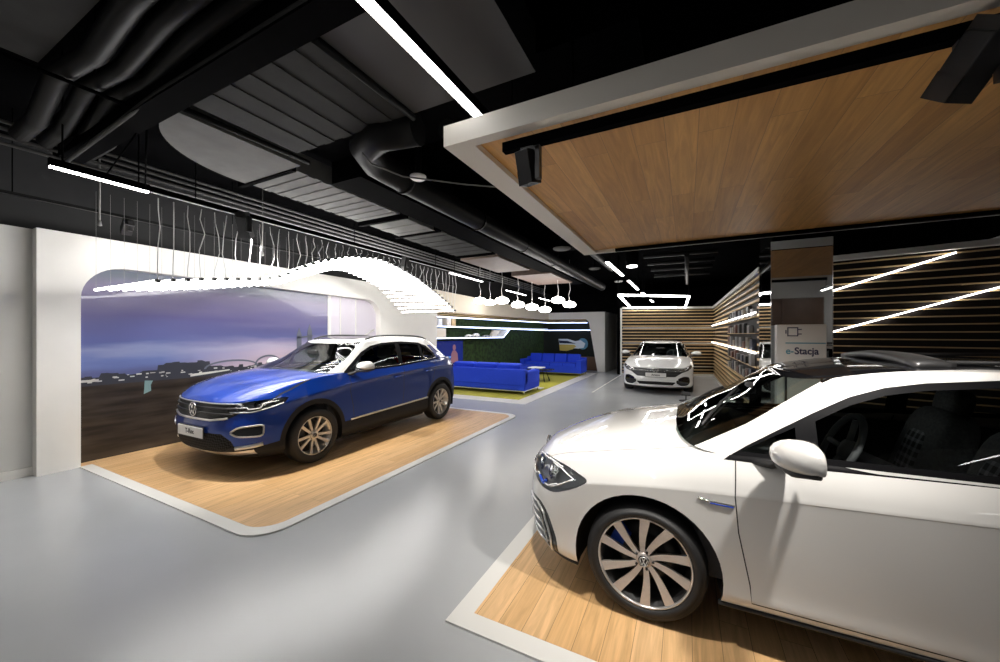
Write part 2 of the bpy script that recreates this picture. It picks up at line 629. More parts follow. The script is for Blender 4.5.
for a, b in (((-0.135, 1.655), (-0.035, 1.655)), ((-0.135, 1.745), (-0.035, 1.745)), ((-0.135, 1.655), (-0.135, 1.745)), ((-0.035, 1.655), (-0.035, 1.745)),
             ((-0.035, 1.675), (0.0, 1.675)), ((-0.035, 1.725), (0.0, 1.725)), ((-0.155, 1.685), (-0.155, 1.715))):
    pg.box(((a[0] + b[0]) / 2, -0.0725, (a[1] + b[1]) / 2), (abs(a[0] - b[0]) + 0.011, 0.004, abs(a[1] - b[1]) + 0.011))
pg.build('plug_symbol', navy, cs)
tm = frame_mtx((0, 0, 0), (1, 0, 0), (0, 0, 1))
t = text_obj('lettering', 'e-', 0.105, teal, cs, frame_mtx((-0.158, -0.073, 1.485), (1, 0, 0), (0, 0, 1)), 0.001, 'LEFT', 0.002)
t = text_obj('lettering', 'Stacja', 0.105, navy, cs, frame_mtx((-0.068, -0.073, 1.485), (1, 0, 0), (0, 0, 1)), 0.001, 'LEFT', 0.0025)

# small black stand on the floor by the far car
st = empty('floor_stand', (-0.02, 10.2, 0))
tag(st, 'small black info stand on the grey floor before the far white car', 'stand')
MB().lathe([(0, 0), (0.16, 0), (0.16, 0.015), (0.02, 0.03), (0, 0.03)], 20).build('base', 'black_plastic', st)
MB().tube([(0, 0, 0.02), (0, 0, 0.16)], 0.012, 8).build('pole', 'black_plastic', st)
MB().box((0, 0, 0.18), (0.20, 0.14, 0.015), mtx=Matrix.Rotation(0.5, 3, 'X')).build('panel', 'black_plastic', st)

# ------------------------------------------------------------------ platforms
def platform(x0, y0, x1, y1, label, r=0.0, h=0.012, bw=0.11, wl=True, slant=0.0):
    p = empty('display_platform', (x0, y0, 0))
    tag(p, label, 'platform')
    W_, D_ = x1 - x0, y1 - y0
    def outl(d):
        P = []
        if wl:
            P.append((0, d))
        else:
            P.append((d, d))
        if r:
            rr = r - d * 0.5
            for i in range(9):
                a = -PI / 2 + PI / 2 * i / 8
                P.append((W_ - d - rr + rr * math.cos(a), d + rr + rr * math.sin(a)))
            for i in range(9):
                a = PI / 2 * i / 8
                P.append((W_ - d - rr + rr * math.cos(a), D_ - d - rr + rr * math.sin(a)))
        else:
            P += [(W_ - d, d), (W_ - d, D_ - d)]
        P.append((0 if wl else d, D_ - d))
        return P
    MB().prism(outl(0), 0.0005, h).build('border', 'white_trim', p)
    MB().prism(outl(bw), h - 0.004, h + 0.001).build('wood_deck', 'platform_wood', p)
    return p


platform(-6.69, 1.735, -3.03, 6.90, 'oak display platform with rounded white edge under the blue car', 0.28, wl=True)
platform(-1.235, 1.75, 4.2, 4.95, 'oak display platform with square white edge under the near white car', 0.0, bw=0.12, wl=False)
struct('floor_niche', MB().box((-6.80, 4.265, 0.004), (0.215, 5.02, 0.016)), 'platform_wood')
struct('trim_2', MB().box((-2.38, 13.0, 0.002), (0.05, 5.0, 0.004)), 'white_trim')
struct('trim_3', MB().box((0.97, 11.9, 0.002), (0.06, 9.5, 0.004)), 'white_trim')

# ------------------------------------------------------------------ mural
m = mat('mural_print', (0.3, 0.3, 0.4), 0.30, spec=0.35, coat=0.45)
nt, N, L, b = nodes(m)
b.inputs['Coat Roughness'].default_value = 0.04
tc = N.new('ShaderNodeTexCoord')
sx = N.new('ShaderNodeSeparateXYZ')
L.new(tc.outputs['Object'], sx.inputs[0])
mp = N.new('ShaderNodeMapping')
mp.inputs['Scale'].default_value = (1, 0.35, 1.9)
L.new(tc.outputs['Object'], mp.inputs[0])
nz = N.new('ShaderNodeTexNoise')
nz.inputs['Scale'].default_value = 1.5
nz.inputs['Detail'].default_value = 5
L.new(mp.outputs[0], nz.inputs['Vector'])
ad = N.new('ShaderNodeMath'); ad.operation = 'MULTIPLY_ADD'
L.new(nz.outputs['Fac'], ad.inputs[0]); ad.inputs[1].default_value = 0.5
L.new(sx.outputs['Z'], ad.inputs[2])
mr = N.new('ShaderNodeMapRange')
mr.inputs['From Min'].default_value = 1.17 + 0.25
mr.inputs['From Max'].default_value = 2.6 + 0.25
L.new(ad.outputs[0], mr.inputs['Value'])
r = N.new('ShaderNodeValToRGB')
E_ = r.color_ramp.elements
E_[0].position = 0.0; E_[0].color = (0.10, 0.115, 0.25, 1)
E_[1].position = 1.0; E_[1].color = (0.13, 0.17, 0.19, 1)
for p, c in ((0.10, (0.13, 0.17, 0.38)), (0.17, (0.22, 0.25, 0.42)), (0.25, (0.10, 0.12, 0.30)), (0.5, (0.115, 0.105, 0.25)), (0.75, (0.19, 0.165, 0.27))):
    e = E_.new(p); e.color = (*c, 1)
L.new(mr.outputs[0], r.inputs[0])
# pink evening patch low on the right of the sky
gy = N.new('ShaderNodeMapRange'); gy.inputs['From Min'].default_value = 1.0; gy.inputs['From Max'].default_value = 2.8
L.new(sx.outputs['Y'], gy.inputs['Value'])
gz = N.new('ShaderNodeMapRange'); gz.inputs['From Min'].default_value = 1.9; gz.inputs['From Max'].default_value = 1.3
L.new(ad.outputs[0], gz.inputs['Value'])
pk = N.new('ShaderNodeMath'); pk.operation = 'MULTIPLY'
L.new(gy.outputs[0], pk.inputs[0]); L.new(gz.outputs[0], pk.inputs[1])
mxp = N.new('ShaderNodeMix'); mxp.data_type = 'RGBA'
L.new(pk.outputs[0], mxp.inputs['Factor'])
L.new(r.outputs[0], mxp.inputs['A']); mxp.inputs['B'].default_value = (0.80, 0.62, 0.66, 1)
# water below the horizon
nz2 = N.new('ShaderNodeTexNoise'); nz2.inputs['Scale'].default_value = 3.0; nz2.inputs['Detail'].default_value = 7
mp2 = N.new('ShaderNodeMapping'); mp2.inputs['Scale'].default_value = (1, 0.5, 4)
L.new(tc.outputs['Object'], mp2.inputs[0]); L.new(mp2.outputs[0], nz2.inputs['Vector'])
rw = N.new('ShaderNodeValToRGB')
rw.color_ramp.elements[0].position = 0.35; rw.color_ramp.elements[0].color = (0.022, 0.017, 0.014, 1)
rw.color_ramp.elements[1].position = 0.75; rw.color_ramp.elements[1].color = (0.06, 0.047, 0.038, 1)
L.new(nz2.outputs['Fac'], rw.inputs[0])
st_ = N.new('ShaderNodeMapRange'); st_.inputs['From Min'].default_value = 1.03; st_.inputs['From Max'].default_value = 1.05
L.new(sx.outputs['Z'], st_.inputs['Value'])
mxw = N.new('ShaderNodeMix'); mxw.data_type = 'RGBA'
L.new(st_.outputs[0], mxw.inputs['Factor']); L.new(rw.outputs[0], mxw.inputs['A']); L.new(mxp.outputs['Result'], mxw.inputs['B'])
L.new(mxw.outputs['Result'], b.inputs['Base Color'])
mu = empty('wall_mural', (-6.90, 1.6, 0))
tag(mu, 'large glossy printed mural of a dusk waterfront in the white rounded niche', 'mural')
MB().box((0.02, 1.9, 1.35), (0.04, 3.8, 2.7)).build('printed_panel', m, mu)
pale = mat('mural_reflection', (0.62, 0.58, 0.66), 0.35, coat=0.3)  # reflection in the mural's gloss, painted in as a pale panel and stripes
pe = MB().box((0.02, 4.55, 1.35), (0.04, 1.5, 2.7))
pe.build('reflection_panel', pale, mu)
q = MB()  # bright bars of the same painted reflection
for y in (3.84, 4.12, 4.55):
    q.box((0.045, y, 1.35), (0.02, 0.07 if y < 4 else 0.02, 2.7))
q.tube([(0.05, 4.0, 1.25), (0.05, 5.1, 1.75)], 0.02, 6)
q.build('reflection_stripes', 'white_trim', mu)
# printed skyline: dark shores, bridge arch, towers
dk = mat('print_dark', (0.03, 0.032, 0.045), 0.4)
md = mat('print_mid', (0.11, 0.12, 0.16), 0.4)
lt = mat('print_glow', (0.55, 0.55, 0.52), 0.4)
gr = mat('print_teal_glass', (0.16, 0.26, 0.27), 0.4)
sk = MB()
pts = [(0.16, 0.92)]
y = 0.16
rr = random.Random(4)
while y < 3.7:
    hgt = 1.02 + rr.random() * 0.06 + (0.10 if 0.9 < y < 1.6 else 0)
    pts += [(y, hgt), (y + 0.06, hgt)]
    y += 0.06 + rr.random() * 0.05
pts.append((3.75, 0.90))
sk.prism(pts, 0.040, 0.042, 'x')
a_ = MB()
for (c, w_, h_) in ((1.95, 0.42, 0.13), (2.55, 0.25, 0.18)):
    P = [(c + w_ * math.cos(PI * i / 14), 1.03 + h_ * math.sin(PI * i / 14)) for i in range(15)]
    P2 = [(c + (w_ - 0.03) * math.cos(PI * i / 14), 1.03 + (h_ - 0.03) * math.sin(PI * i / 14)) for i in range(15)][::-1]
    a_.prism(P + P2, 0.042, 0.044, 'x')
for (y, h_) in ((3.15, 0.72), (3.38, 0.80)):
    a_.prism([(y - 0.05, 1.0), (y + 0.05, 1.0), (y + 0.05, 1.0 + h_ * .8), (y, 1.0 + h_), (y - 0.05, 1.0 + h_ * .8)], 0.042, 0.044, 'x')
a_.prism([(3.1, 1.5), (3.45, 1.54), (3.45, 1.57), (3.1, 1.53)], 0.042, 0.044, 'x')
sk.build('printed_skyline', dk, mu).data.transform(Matrix.Translation((0, 0, 0.06)))
a_.build('printed_bridge', md, mu).data.transform(Matrix.Translation((0, 0, 0.06)))
l_ = MB()
for i in range(60):
    y = 0.2 + rr.random() * 2.6
    z = 0.96 + rr.random() * 0.08
    l_.box((0.0445, y, z), (0.001, 0.012 + rr.random() * 0.05, 0.008 + rr.random() * 0.012))
l_.prism([(1.35, 0.93), (1.9, 0.98), (1.9, 1.0), (1.35, 0.97)], 0.044, 0.045, 'x')
l_.prism([(0.02, 0.97), (0.35, 0.97), (0.35, 1.0), (0.02, 1.0)], 0.044, 0.045, 'x')
l_.build('printed_lights', lt, mu).data.transform(Matrix.Translation((0, 0, 0.06)))
MB().prism([(0.80, 0.74), (0.88, 0.78), (0.875, 0.86), (0.90, 0.92), (0.81, 0.93)], 0.042, 0.044, 'x').build('printed_glass_house', gr, mu).data.transform(Matrix.Translation((0, 0, 0.06)))

# ------------------------------------------------------------------ lounge alcove
A1, B1, C1 = (-6.7, 8.95), (-5.75, 16.4), (-3.2, 16.4)


def on1(s, off=0.0):
    a, b = Vector((*A1, 0)), Vector((*B1, 0))
    e = (b - a).normalized(); n = Vector((-e.y, e.x, 0))
    return a + e * s + n * off


def on2(s, off=0.0):
    a, b = Vector((*B1, 0)), Vector((*C1, 0))
    e = (b - a).normalized(); n = Vector((-e.y, e.x, 0))
    return a + e * s + n * off


def wallprism(name, fn, pts, off0, off1, m, parent=None, st=True):
    """pts (s, z) outline on a wall run, pushed from off0 to off1 into the wall"""
    mb = MB()
    V = [fn(s, off0) + Vector((0, 0, z)) for s, z in pts] + [fn(s, off1) + Vector((0, 0, z)) for s, z in pts]
    n = len(pts)
    F = [tuple(range(n)), tuple(range(n, 2 * n))[::-1]] + [(i, (i + 1) % n, n + (i + 1) % n, n + i) for i in range(n)]
    mb._add(V, F)
    if st and parent is None:
        return struct(name, mb, m)
    return mb.build(name, m, parent)


L1 = (Vector(B1) - Vector(A1)).length
cream = noise_var(mat('cream_wall', (0.80, 0.72, 0.60), 0.5), 3, 0.02)
wallprism('wall_alcove', on1, [(0, 2.33), (L1, 2.33), (L1, 2.64), (0, 2.98)], 0, 0.5, cream)
wallprism('wall_alcove_return', on2, [(0, 2.33), (1.60, 2.33), (1.78, 2.28), (1.88, 2.16), (2.25, 0), (2.57, 0), (2.57, 2.62), (0, 2.63)], 0, 0.5, 'white_wall')
vwall('wall_alcove_end', C1, (-3.0, 20), 0, 2.62, 0.3, 'white_wall')
wallprism('wall_alcove_jamb', on1, [(-0.08, 0), (0.0, 0), (0.12, 1.9), (0.12, 2.4), (-0.08, 2.4)], 0, 0.45, 'white_wall')
moss = noise_var(mat('moss', (0.018, 0.042, 0.008), 0.9), 9, 0.7, bump=1.0)
g1 = wallprism('moss_wall', on1, [(0, 0), (L1 + .3, 0), (L1 + .3, 2.4), (0, 2.4)], 0.42, 0.5, moss, st=False)
tag(g1, 'dark green moss wall lining the lounge alcove above the blue sofas', 'moss panel')
wallprism('wall_alcove_back', on2, [(-0.4, 0), (2.5, 0), (2.5, 2.4), (-0.4, 2.4)], 0.42, 0.5, mat('dark_green', (0.006, 0.009, 0.006), 0.6, spec=0.2))
slats = MB()
for z in (2.30, 2.25, 2.20):
    for fn, a, b in ((on1, 0.1, L1), (on2, 0, 1.75)):
        p0, p1 = fn(a, 0.02), fn(b, 0.02)
        d = p1 - p0
        c = (p0 + p1) / 2
        slats.box((c.x, c.y, z), (d.length, 0.05, 0.02), math.atan2(d.y, d.x))
tag(slats.build('header_battens', 'batten'), 'oak battens under the cream header of the lounge alcove', 'battens')
blue_led = mat('led_blue', (0.6, 0.7, 1), 0.5, emit=(0.50, 0.62, 1.0), estr=3.0)


def led_path(name, P, m, label, group=None, r=0.016):
    o = MB().tube(P, r, 6).build(name, m)
    tag(o, label, 'light strip', group)


def V3(fn, s, z, off=0.02):
    p = fn(s, off)
    return (p.x, p.y, z)


led_path('led_strip', [V3(on1, 0.15, 2.17), V3(on1, L1, 2.17), V3(on2, 1.80, 2.15)], blue_led, 'bluish light strip under the oak header battens of the lounge alcove', 'alcove light strips')
led_path('led_strip', [V3(on1, 0.10, 1.88), V3(on1, L1, 1.82), V3(on2, 1.95, 1.82)], blue_led, 'bluish light strip running just above the long display shelf in the alcove', 'alcove light strips')
sh = empty('display_shelf', V3(on1, 0, 0))
tag(sh, 'long white lit display shelf with a slanted end across the moss wall', 'shelf')
sh.location = (0, 0, 0)
wallprism('shelf_board', on1, [(0.1, 1.50), (3.7, 1.50), (4.13, 1.79), (4.05, 1.81), (3.62, 1.54), (0.1, 1.54)], 0.0, 0.42, 'white_trim', sh)
wallprism('slanted_end', on1, [(3.30, 1.54), (3.62, 1.54), (4.0, 1.80), (3.50, 1.80)], 0.30, 0.40, cream, sh)
o = MB().tube([V3(on1, 0.12, 1.52, -0.005), V3(on1, 3.7, 1.52, -0.005), V3(on1, 4.11, 1.80, -0.005)], 0.014, 6).build('light_edge', blue_led, sh)
wallprism('side_divider', on1, [(0.12, 1.54), (0.55, 1.54), (0.55, 1.82), (0.12, 1.82)], 0.05, 0.40, cream, sh)
for s0, nm, wd, hh, c in ((1.75, 'car', 0.34, 0.09, 'white_trim'), (2.15, 'car', 0.36, 0.13, 'white_trim'), (2.75, 'car', 0.34, 0.07, 'silver')):
    # model cars on the shelf
    p = on1(s0, 0.12)
    b_ = MB()
    b_.blob((0, 0, hh * 0.45), (wd, 0.14, hh * 0.7), 0.55, 8)
    b_.blob((0.01, 0, hh * 0.75), (wd * 0.6, 0.12, hh * 0.5), 0.6, 8)
    root = b_.build('model_car', c, None, (p.x, p.y, 1.545))
    root.rotation_euler = (0, 0, math.radians(83))
    tag(root, {1.75: 'small low white model car on the alcove shelf', 2.15: 'larger white model car on the alcove shelf', 2.75: 'silver model car on the alcove shelf towards its slanted end'}[s0], 'model car', 'model cars on the alcove shelf')
    for x in (-wd * 0.3, wd * 0.3):
        for yy in (-0.06, 0.06):
            MB().lathe([(0, -0.012), (0.025, -0.012), (0.025, 0.012), (0, 0.012)], 12, Matrix.Translation((x, yy, 0.022)) @ Matrix.Rotation(PI / 2, 4, 'X')).build('wheel', 'rubber', root)
for s0, hh, tl, t_ in ((0.35, 0.22, 0.0, 'short white book standing at the near end of the upper alcove ledge'), (0.75, 0.26, 0.25, 'leaning cream book on the upper alcove ledge'), (0.98, 0.24, 0.25, 'leaning brown book on the upper alcove ledge')):
    p = on1(s0, 0.2)
    o = MB().box((0, 0, hh / 2), (0.18, 0.2, hh)).box((0.002, -0.003, hh / 2), (0.165, 0.2, hh - 0.02)).build('book', {0.35: 'white_trim', 0.75: cream, 0.98: 'batten'}[s0], None, (p.x, p.y, 1.905))
    o.rotation_euler = (0, 0, math.radians(83))
    tag(o, t_, 'book')
wallprism('trim_4', on1, [(0.1, 1.865), (L1, 1.865), (L1, 1.90), (0.1, 1.90)], 0.04, 0.42, 'white_trim')
# video screen with a seated figure picture
scr = empty('video_screen', tuple(on1(1.0, 0.40)))
tag(scr, 'dark blue video screen on the moss wall behind the near sofa', 'screen')
scr.location = (0, 0, 0)
wallprism('display_panel', on1, [(0.35, 0.55), (1.75, 0.55), (1.75, 1.42), (0.35, 1.42)], 0.37, 0.41, mat('screen_blue', (0.01, 0.02, 0.12), 0.25, emit=(0.01, 0.03, 0.35), estr=0.15), scr)
sk1 = mat('screen_skin', (0.2, 0.1, 0.12), 0.3, emit=(0.45, 0.2, 0.25), estr=0.15)
sk2 = mat('screen_cloth', (0.1, 0.2, 0.4), 0.3, emit=(0.05, 0.2, 0.6), estr=0.5)
def oval(c, a, b, n=16): return [(c[0] + a * math.cos(2 * PI * i / n), c[1] + b * math.sin(2 * PI * i / n)) for i in range(n)]
wallprism('picture_head', on1, oval((1.30, 1.20), 0.075, 0.10), 0.362, 0.369, sk1, scr)
wallprism('picture_torso', on1, [(1.12, 0.70), (1.50, 0.70), (1.46, 1.0), (1.36, 1.10), (1.22, 1.10), (1.15, 0.98)], 0.362, 0.369, sk1, scr)
wallprism('picture_shoulder', on1, [(0.75, 0.80), (1.12, 0.86), (1.14, 0.92), (0.9, 0.93)], 0.362, 0.369, sk2, scr)
# far picture: silver capsule shape with gold belly on dark ground
pic = empty('wall_picture', (0, 0, 0))
tag(pic, 'glossy picture of a silver and gold rounded car detail on the far alcove wall', 'picture')
wallprism('blue_glow', on2, oval((1.50, 1.20), 0.24, 0.26), 0.40, 0.405, mat('pic_blue', (0.05, 0.20, 0.32), 0.3), pic)
wallprism('silver_body', on2, [(0.36, 1.42), (0.8, 1.42), (1.15, 1.32), (1.42, 1.36), (1.62, 1.22), (1.55, 1.02), (1.3, 0.98), (0.9, 1.0), (0.40, 1.15)], 0.38, 0.39, mat('pic_silver', (0.60, 0.68, 0.72), 0.2), pic)
wallprism('dark_window', on2, [(0.38, 1.35), (0.8, 1.33), (1.2, 1.20), (0.40, 1.22)], 0.375, 0.379, mat('pic_dark', (0.02, 0.03, 0.06), 0.2), pic)
wallprism('gold_belly', on2, [(0.40, 1.16), (1.1, 1.16), (1.2, 1.08), (1.05, 0.95), (0.75, 0.86), (0.42, 0.88)], 0.375, 0.379, mat('pic_gold', (0.55, 0.42, 0.10), 0.25), pic)
wallprism('wood_panel', on2, [(1.05, 0.02), (2.2, 0.02), (2.1, 0.62), (1.05, 0.62)], 0.38, 0.419, mat('brown_panel', (0.12, 0.06, 0.03), 0.5))['kind'] = 'structure'

# ------------------------------------------------------------------ lounge
rug = empty('rug', (-5.1, 11.8, 0))
tag(rug, 'yellow green rug with broad white floor border under the blue sofas', 'rug')
yel = noise_var(mat('yellow_rug', (0.50, 0.47, 0.06), 0.9), 60, 0.15, bump=0.5)
MB().prism([(-1.58, -3.8), (1.72, -3.8), (1.72, 3.9), (-0.70, 3.9), (-1.52, -2.2)], 0.0, 0.008).build('border', 'white_trim', rug)
MB().prism([(-1.52, -3.35), (1.36, -3.35), (1.36, 3.5), (-0.72, 3.5), (-1.45, -2.2)], 0.002, 0.0125).build('pile', yel, rug)
blue = noise_var(mat('blue_fabric', (0.004, 0.045, 0.62), 0.75), 120, 0.12, bump=0.2)


def sofa(name, loc, rz, Lx, D, label, n, h=0.82, arms=(1, 1)):
    """front toward local -y; width along x"""
    s = empty(name, loc, rz)
    tag(s, label, 'sofa')
    MB().box((0, 0, 0.24), (Lx - 0.01, D - 0.03, 0.26), bevel=0.03).build('base', blue, s)
    MB().box((0, D / 2 - 0.11, 0.46), (Lx, 0.22, 0.44), bevel=0.03).build('back_frame', blue, s)
    aw = 0.20
    for k, sx_ in enumerate((-1, 1)):
        if arms[k]:
            MB().box((sx_ * (Lx / 2 - aw / 2), -0.02, 0.44), (aw, D - 0.05, 0.34), bevel=0.03).build('armrest', blue, s)
    iw = (Lx - 2 * aw) / n
    for i in range(n):
        x = -Lx / 2 + aw + iw * (i + 0.5)
        MB().box((x, -0.10, 0.42), (iw - 0.02, D - 0.26, 0.15), bevel=0.035).build('seat_cushion', blue, s)
        MB().box((x, D / 2 - 0.26, h - 0.20), (iw - 0.02, 0.24, 0.40), bevel=0.05, mtx=Matrix.Rotation(-0.12, 3, 'X')).build('back_cushion', blue, s)
    MB().box((0, 0, 0.10), (Lx - 0.04, D - 0.04, 0.02)).build('plinth_frame', 'chrome', s)
    for sx_ in (-1, 1):
        for sy_ in (-1, 1):
            MB().box((sx_ * (Lx / 2 - 0.05), sy_ * (D / 2 - 0.05), 0.05), (0.03, 0.03, 0.10)).build('leg', 'chrome', s)
    return s


sofa('sofa', (-5.12, 9.62, 0.014), PI, 2.56, 1.12, 'blue fabric sofa seen from behind, closest to the blue car', 3)
sofa('sofa', (-4.90, 14.55, 0.014), 0, 2.55, 1.0, 'long blue fabric sofa with four back cushions facing the room below the glossy picture', 4)
s3 = empty('ottoman', (-5.72, 12.9, 0.014))
tag(s3, 'low blue fabric bench between the two sofas beside the moss wall', 'bench')
MB().box((0, 0, 0.26), (0.8, 1.6, 0.34), bevel=0.04).build('cushion', blue, s3)
MB().box((0, 0, 0.05), (0.72, 1.5, 0.09)).build('plinth', 'chrome', s3)
ct = empty('coffee_table', (-4.55, 12.1, 0.019))
tag(ct, 'round black coffee table with thin legs on the yellow rug', 'coffee table')
MB().lathe([(0, 0.40), (0.50, 0.40), (0.51, 0.41), (0.50, 0.42), (0, 0.42)], 32).build('table_top', 'black_gloss', ct)
for k in range(4):
    a = PI / 4 + k * PI / 2
    MB().tube([(0.20 * math.cos(a), 0.20 * math.sin(a), 0.40), (0.36 * math.cos(a), 0.36 * math.sin(a), 0.0)], 0.014, 8).build('leg', 'black_plastic', ct)
t2 = empty('side_table', (-4.03, 10.42, 0.014))
tag(t2, 'small white side table with bent foot at the end of the near sofa', 'side table')
MB().box((0, 0, 0.63), (0.42, 0.40, 0.025), bevel=0.008).build('table_top', 'white_trim', t2)
MB().box((-0.12, 0, 0.32), (0.03, 0.2, 0.62)).build('leg', 'white_trim', t2)
MB().box((0, 0, 0.01), (0.36, 0.32, 0.02)).build('foot', 'white_trim', t2)

# pendant globes over the lounge
pend = None
for i, (px, py, d) in enumerate(((480, 300.5, 11.2), (490, 302.5, 12.4), (502, 300.5, 10.2), (518, 304.5, 10.5), (532, 307, 11.0), (545, 309.5, 11.6), (558, 300, 10.6), (569.5, 304.5, 11.2))):
    l = (px - 500) / 370 * d
    z = 1.65 - (py - 334) / 370 * d
    th_ = math.radians(26.8)
    X, Y = l * math.cos(th_) - d * math.sin(th_), l * math.sin(th_) + d * math.cos(th_)
    if pend is None:
        pend = empty('pendant_lamp')
        MB().lathe([(0, 0.085), (0.08, 0.085), (0.15, 0.06), (0.195, 0.0), (0.17, -0.06), (0.10, -0.085), (0, -0.09)], 28).build('glass_shade', 'globe', pend)
        MB().lathe([(0, 0.08), (0.03, 0.08), (0.03, 0.13), (0.0, 0.14)], 12).build('cap', 'white_trim', pend)
        p = pend
        protoc = [MB().tube([(0, 0, 0.13), (0.03, 0, 0.3), (-0.03, 0, 0.45), (0, 0, 0.7), (0, 0, 1.5)], 0.006, 6),
                  ]
        protoc[0].build('cord', 'wire', pend)
    else:
        p = copy_tree(pend)
    p.location = (X, Y, z)
    p.rotation_euler.z = i * 1.3
    p['label'] = 'flat round glowing pendant, %s over the lounge' % ('first', 'second', 'third', 'fourth', 'fifth', 'lowest', 'seventh, paired beside the last one', 'last one to the right')[i] + ', counted from the ceiling tubes' * (i < 5)
    p['category'] = 'pendant lamp'
    p['group'] = 'round pendants over the lounge'

# ------------------------------------------------------------------ wave of LED tubes
ZW = [(1.6, 2.14), (2.0, 2.21), (2.3, 2.25), (2.65, 2.30), (2.9, 2.385), (3.1, 2.50), (3.4, 2.64), (3.9, 2.80), (4.5, 2.875), (4.95, 2.80), (5.5, 2.66), (6.12, 2.42), (6.5, 2.25), (6.7, 2.13)]
ZL = [(1.6, 2.14), (2.1, 2.19), (2.7, 2.28), (3.3, 2.38), (3.7, 2.45), (4.2, 2.66), (4.7, 2.86), (5.0, 2.88), (5.45, 2.80), (5.9, 2.68), (6.15, 2.51), (6.45, 2.31), (6.7, 2.13)]
NT = 44
wv = None
rr = random.Random(11)
zt = 2.95
for i in range(NT):
    y = 1.66 + 5.0 * i / (NT - 1)
    zr_ = float(np.interp(y, [a for a, _ in ZW], [b for _, b in ZW]))
    zl_ = float(np.interp(y, [a for a, _ in ZL], [b for _, b in ZL]))
    r_ = empty('led_tube', (-5.2, y, 0))
    MB().tube([(-0.72, 0, zl_), (0.72, 0, zr_)], 0.014, 8).build('tube', 'led_tube', r_)
    MB().box((0.745, 0, zr_), (0.05, 0.03, 0.03)).build('end_cap', 'dark_metal', r_)
    j = [rr.uniform(-0.035, 0.035) for _ in range(4)]
    top = zt - 0.02
    h_ = top - zr_
    P = [(0.74, 0, zr_), (0.745, j[0] * 0.3, zr_ + h_ * 0.15), (0.75 + j[1], j[0], zr_ + h_ * 0.4), (0.76 + j[2] * .6, j[1], zr_ + h_ * 0.65), (0.76, j[3] * .5, zr_ + h_ * 0.85), (0.755, 0, top)]
    MB().tube(P, 0.0042, 5).build('cable', 'wire', r_)
    MB().tube([(-0.71, 0, zl_), (-0.71, 0, 3.25)], 0.0013, 4).build('suspension_wire', 'steel_wire', r_)
    pos = 'front end' if i < 9 else 'first dip' if i < 14 else 'rise' if i < 19 else 'crest' if i < 29 else 'descent' if i < 38 else 'far low end'
    tag(r_, 'slim glowing tube in the %s of the wave above the blue car, tube %s from its front' % (pos, i + 1), 'light tube', 'glowing tubes hung in a wave above the blue car')
    nth = {1: 'st', 2: 'nd', 3: 'rd'}.get((i + 1) % 10 if (i + 1) not in (11, 12, 13) else 0, 'th')
    r_['label'] = 'slim glowing tube above the blue car, %d%s from the end nearest the rounded niche corner' % (i + 1, nth)
# supporting rails of the wave
tk = empty('ceiling_track', (-4.43, 1.55, 2.97))
tag(tk, 'black ceiling track with white lower edge carrying the cables of the light tubes', 'track')
MB().box((0, 3.3, 0.02), (0.05, 7.1, 0.045)).build('rail', 'black_paint', tk)
MB().box((0.0, 2.7, -0.006), (0.012, 5.3, 0.008)).build('white_edge', 'wire', tk)
for y in (0.4, 2.4, 4.4, 6.4):
    MB().tube([(0, y, 0.04), (0, y, 0.93)], 0.006, 6).build('hanger', 'black_paint', tk)
tk2 = empty('ceiling_track', (-6.0, 0.8, 3.05))
tag(tk2, 'thin black conduit track above the white niche wall carrying small spotlights', 'track')
MB().box((0, 4, 0.0), (0.035, 8.4, 0.03)).build('rail', 'pipe', tk2)
for y in (0.3, 2.3, 4.3, 6.3):
    MB().tube([(0, y, 0.02), (0, y, 0.88)], 0.005, 6).build('hanger', 'black_paint', tk2)


def track_head(loc, target, label, s=1.0, ribs=True, energy=30, spot=True, drop=0.22, spread=60, parent=None):
    """square track spotlight: adapter, arm, ribbed lamp body"""
    r = empty('track_spotlight', loc)
    tag(r, label, 'spotlight')
    MB().box((0, 0, -0.02), (0.10 * s, 0.045 * s, 0.05 * s)).build('adapter', 'lamp_black', r)
    MB().box((0.085 * s, 0, -drop * s / 2 - 0.02), (0.035 * s, 0.05 * s, drop * s)).build('arm', 'lamp_black', r)
    MB().box((0.05 * s, 0, -0.03 * s - 0.01), (0.10 * s, 0.05 * s, 0.03 * s)).build('arm_top', 'lamp_black', r)
    d = (Vector(target) - Vector(loc)).normalized()
    q = d.to_track_quat('-Z', 'Y').to_matrix()
    c = Vector((0, 0, -drop * s * 0.62))
    b_ = MB().box(c + q @ Vector((0, 0, 0.02 * s)), (0.12 * s, 0.12 * s, 0.16 * s), mtx=q, bevel=0.008 * s)
    for dx, dy in ((1, 0), (-1, 0), (0, 1), (0, -1)):
        b_.box(c + q @ Vector((dx * 0.056 * s, dy * 0.056 * s, -0.09 * s)), (0.12 * s if dy else 0.008 * s, 0.12 * s if dx else 0.008 * s, 0.10 * s), mtx=q)
    body = b_.build('lamp_body', 'lamp_black', r)
    if ribs:
        g = MB()
        for k in range(9):
            g.box(c + q @ Vector(((-0.052 + k * 0.013) * s, 0, 0.115 * s)), (0.004 * s, 0.12 * s, 0.06 * s), mtx=q)
        g.build('cooling_fins', 'lamp_black', r)
    MB().box(c + q @ Vector((0, 0, -0.064 * s)), (0.10 * s, 0.10 * s, 0.004), mtx=q).build('lens', 'led', r)
    if spot:
        l = lamp('spot_beam', 'SPOT', (0, 0, 0), (0, 0, -1), energy, (1.0, 0.95, 0.88), r, spot_size=math.radians(spread), spot_blend=1.0, shadow_soft_size=0.05)
        l.location = c + q @ Vector((0, 0, -0.13 * s))
        l.rotation_euler = q.to_euler()
    return r


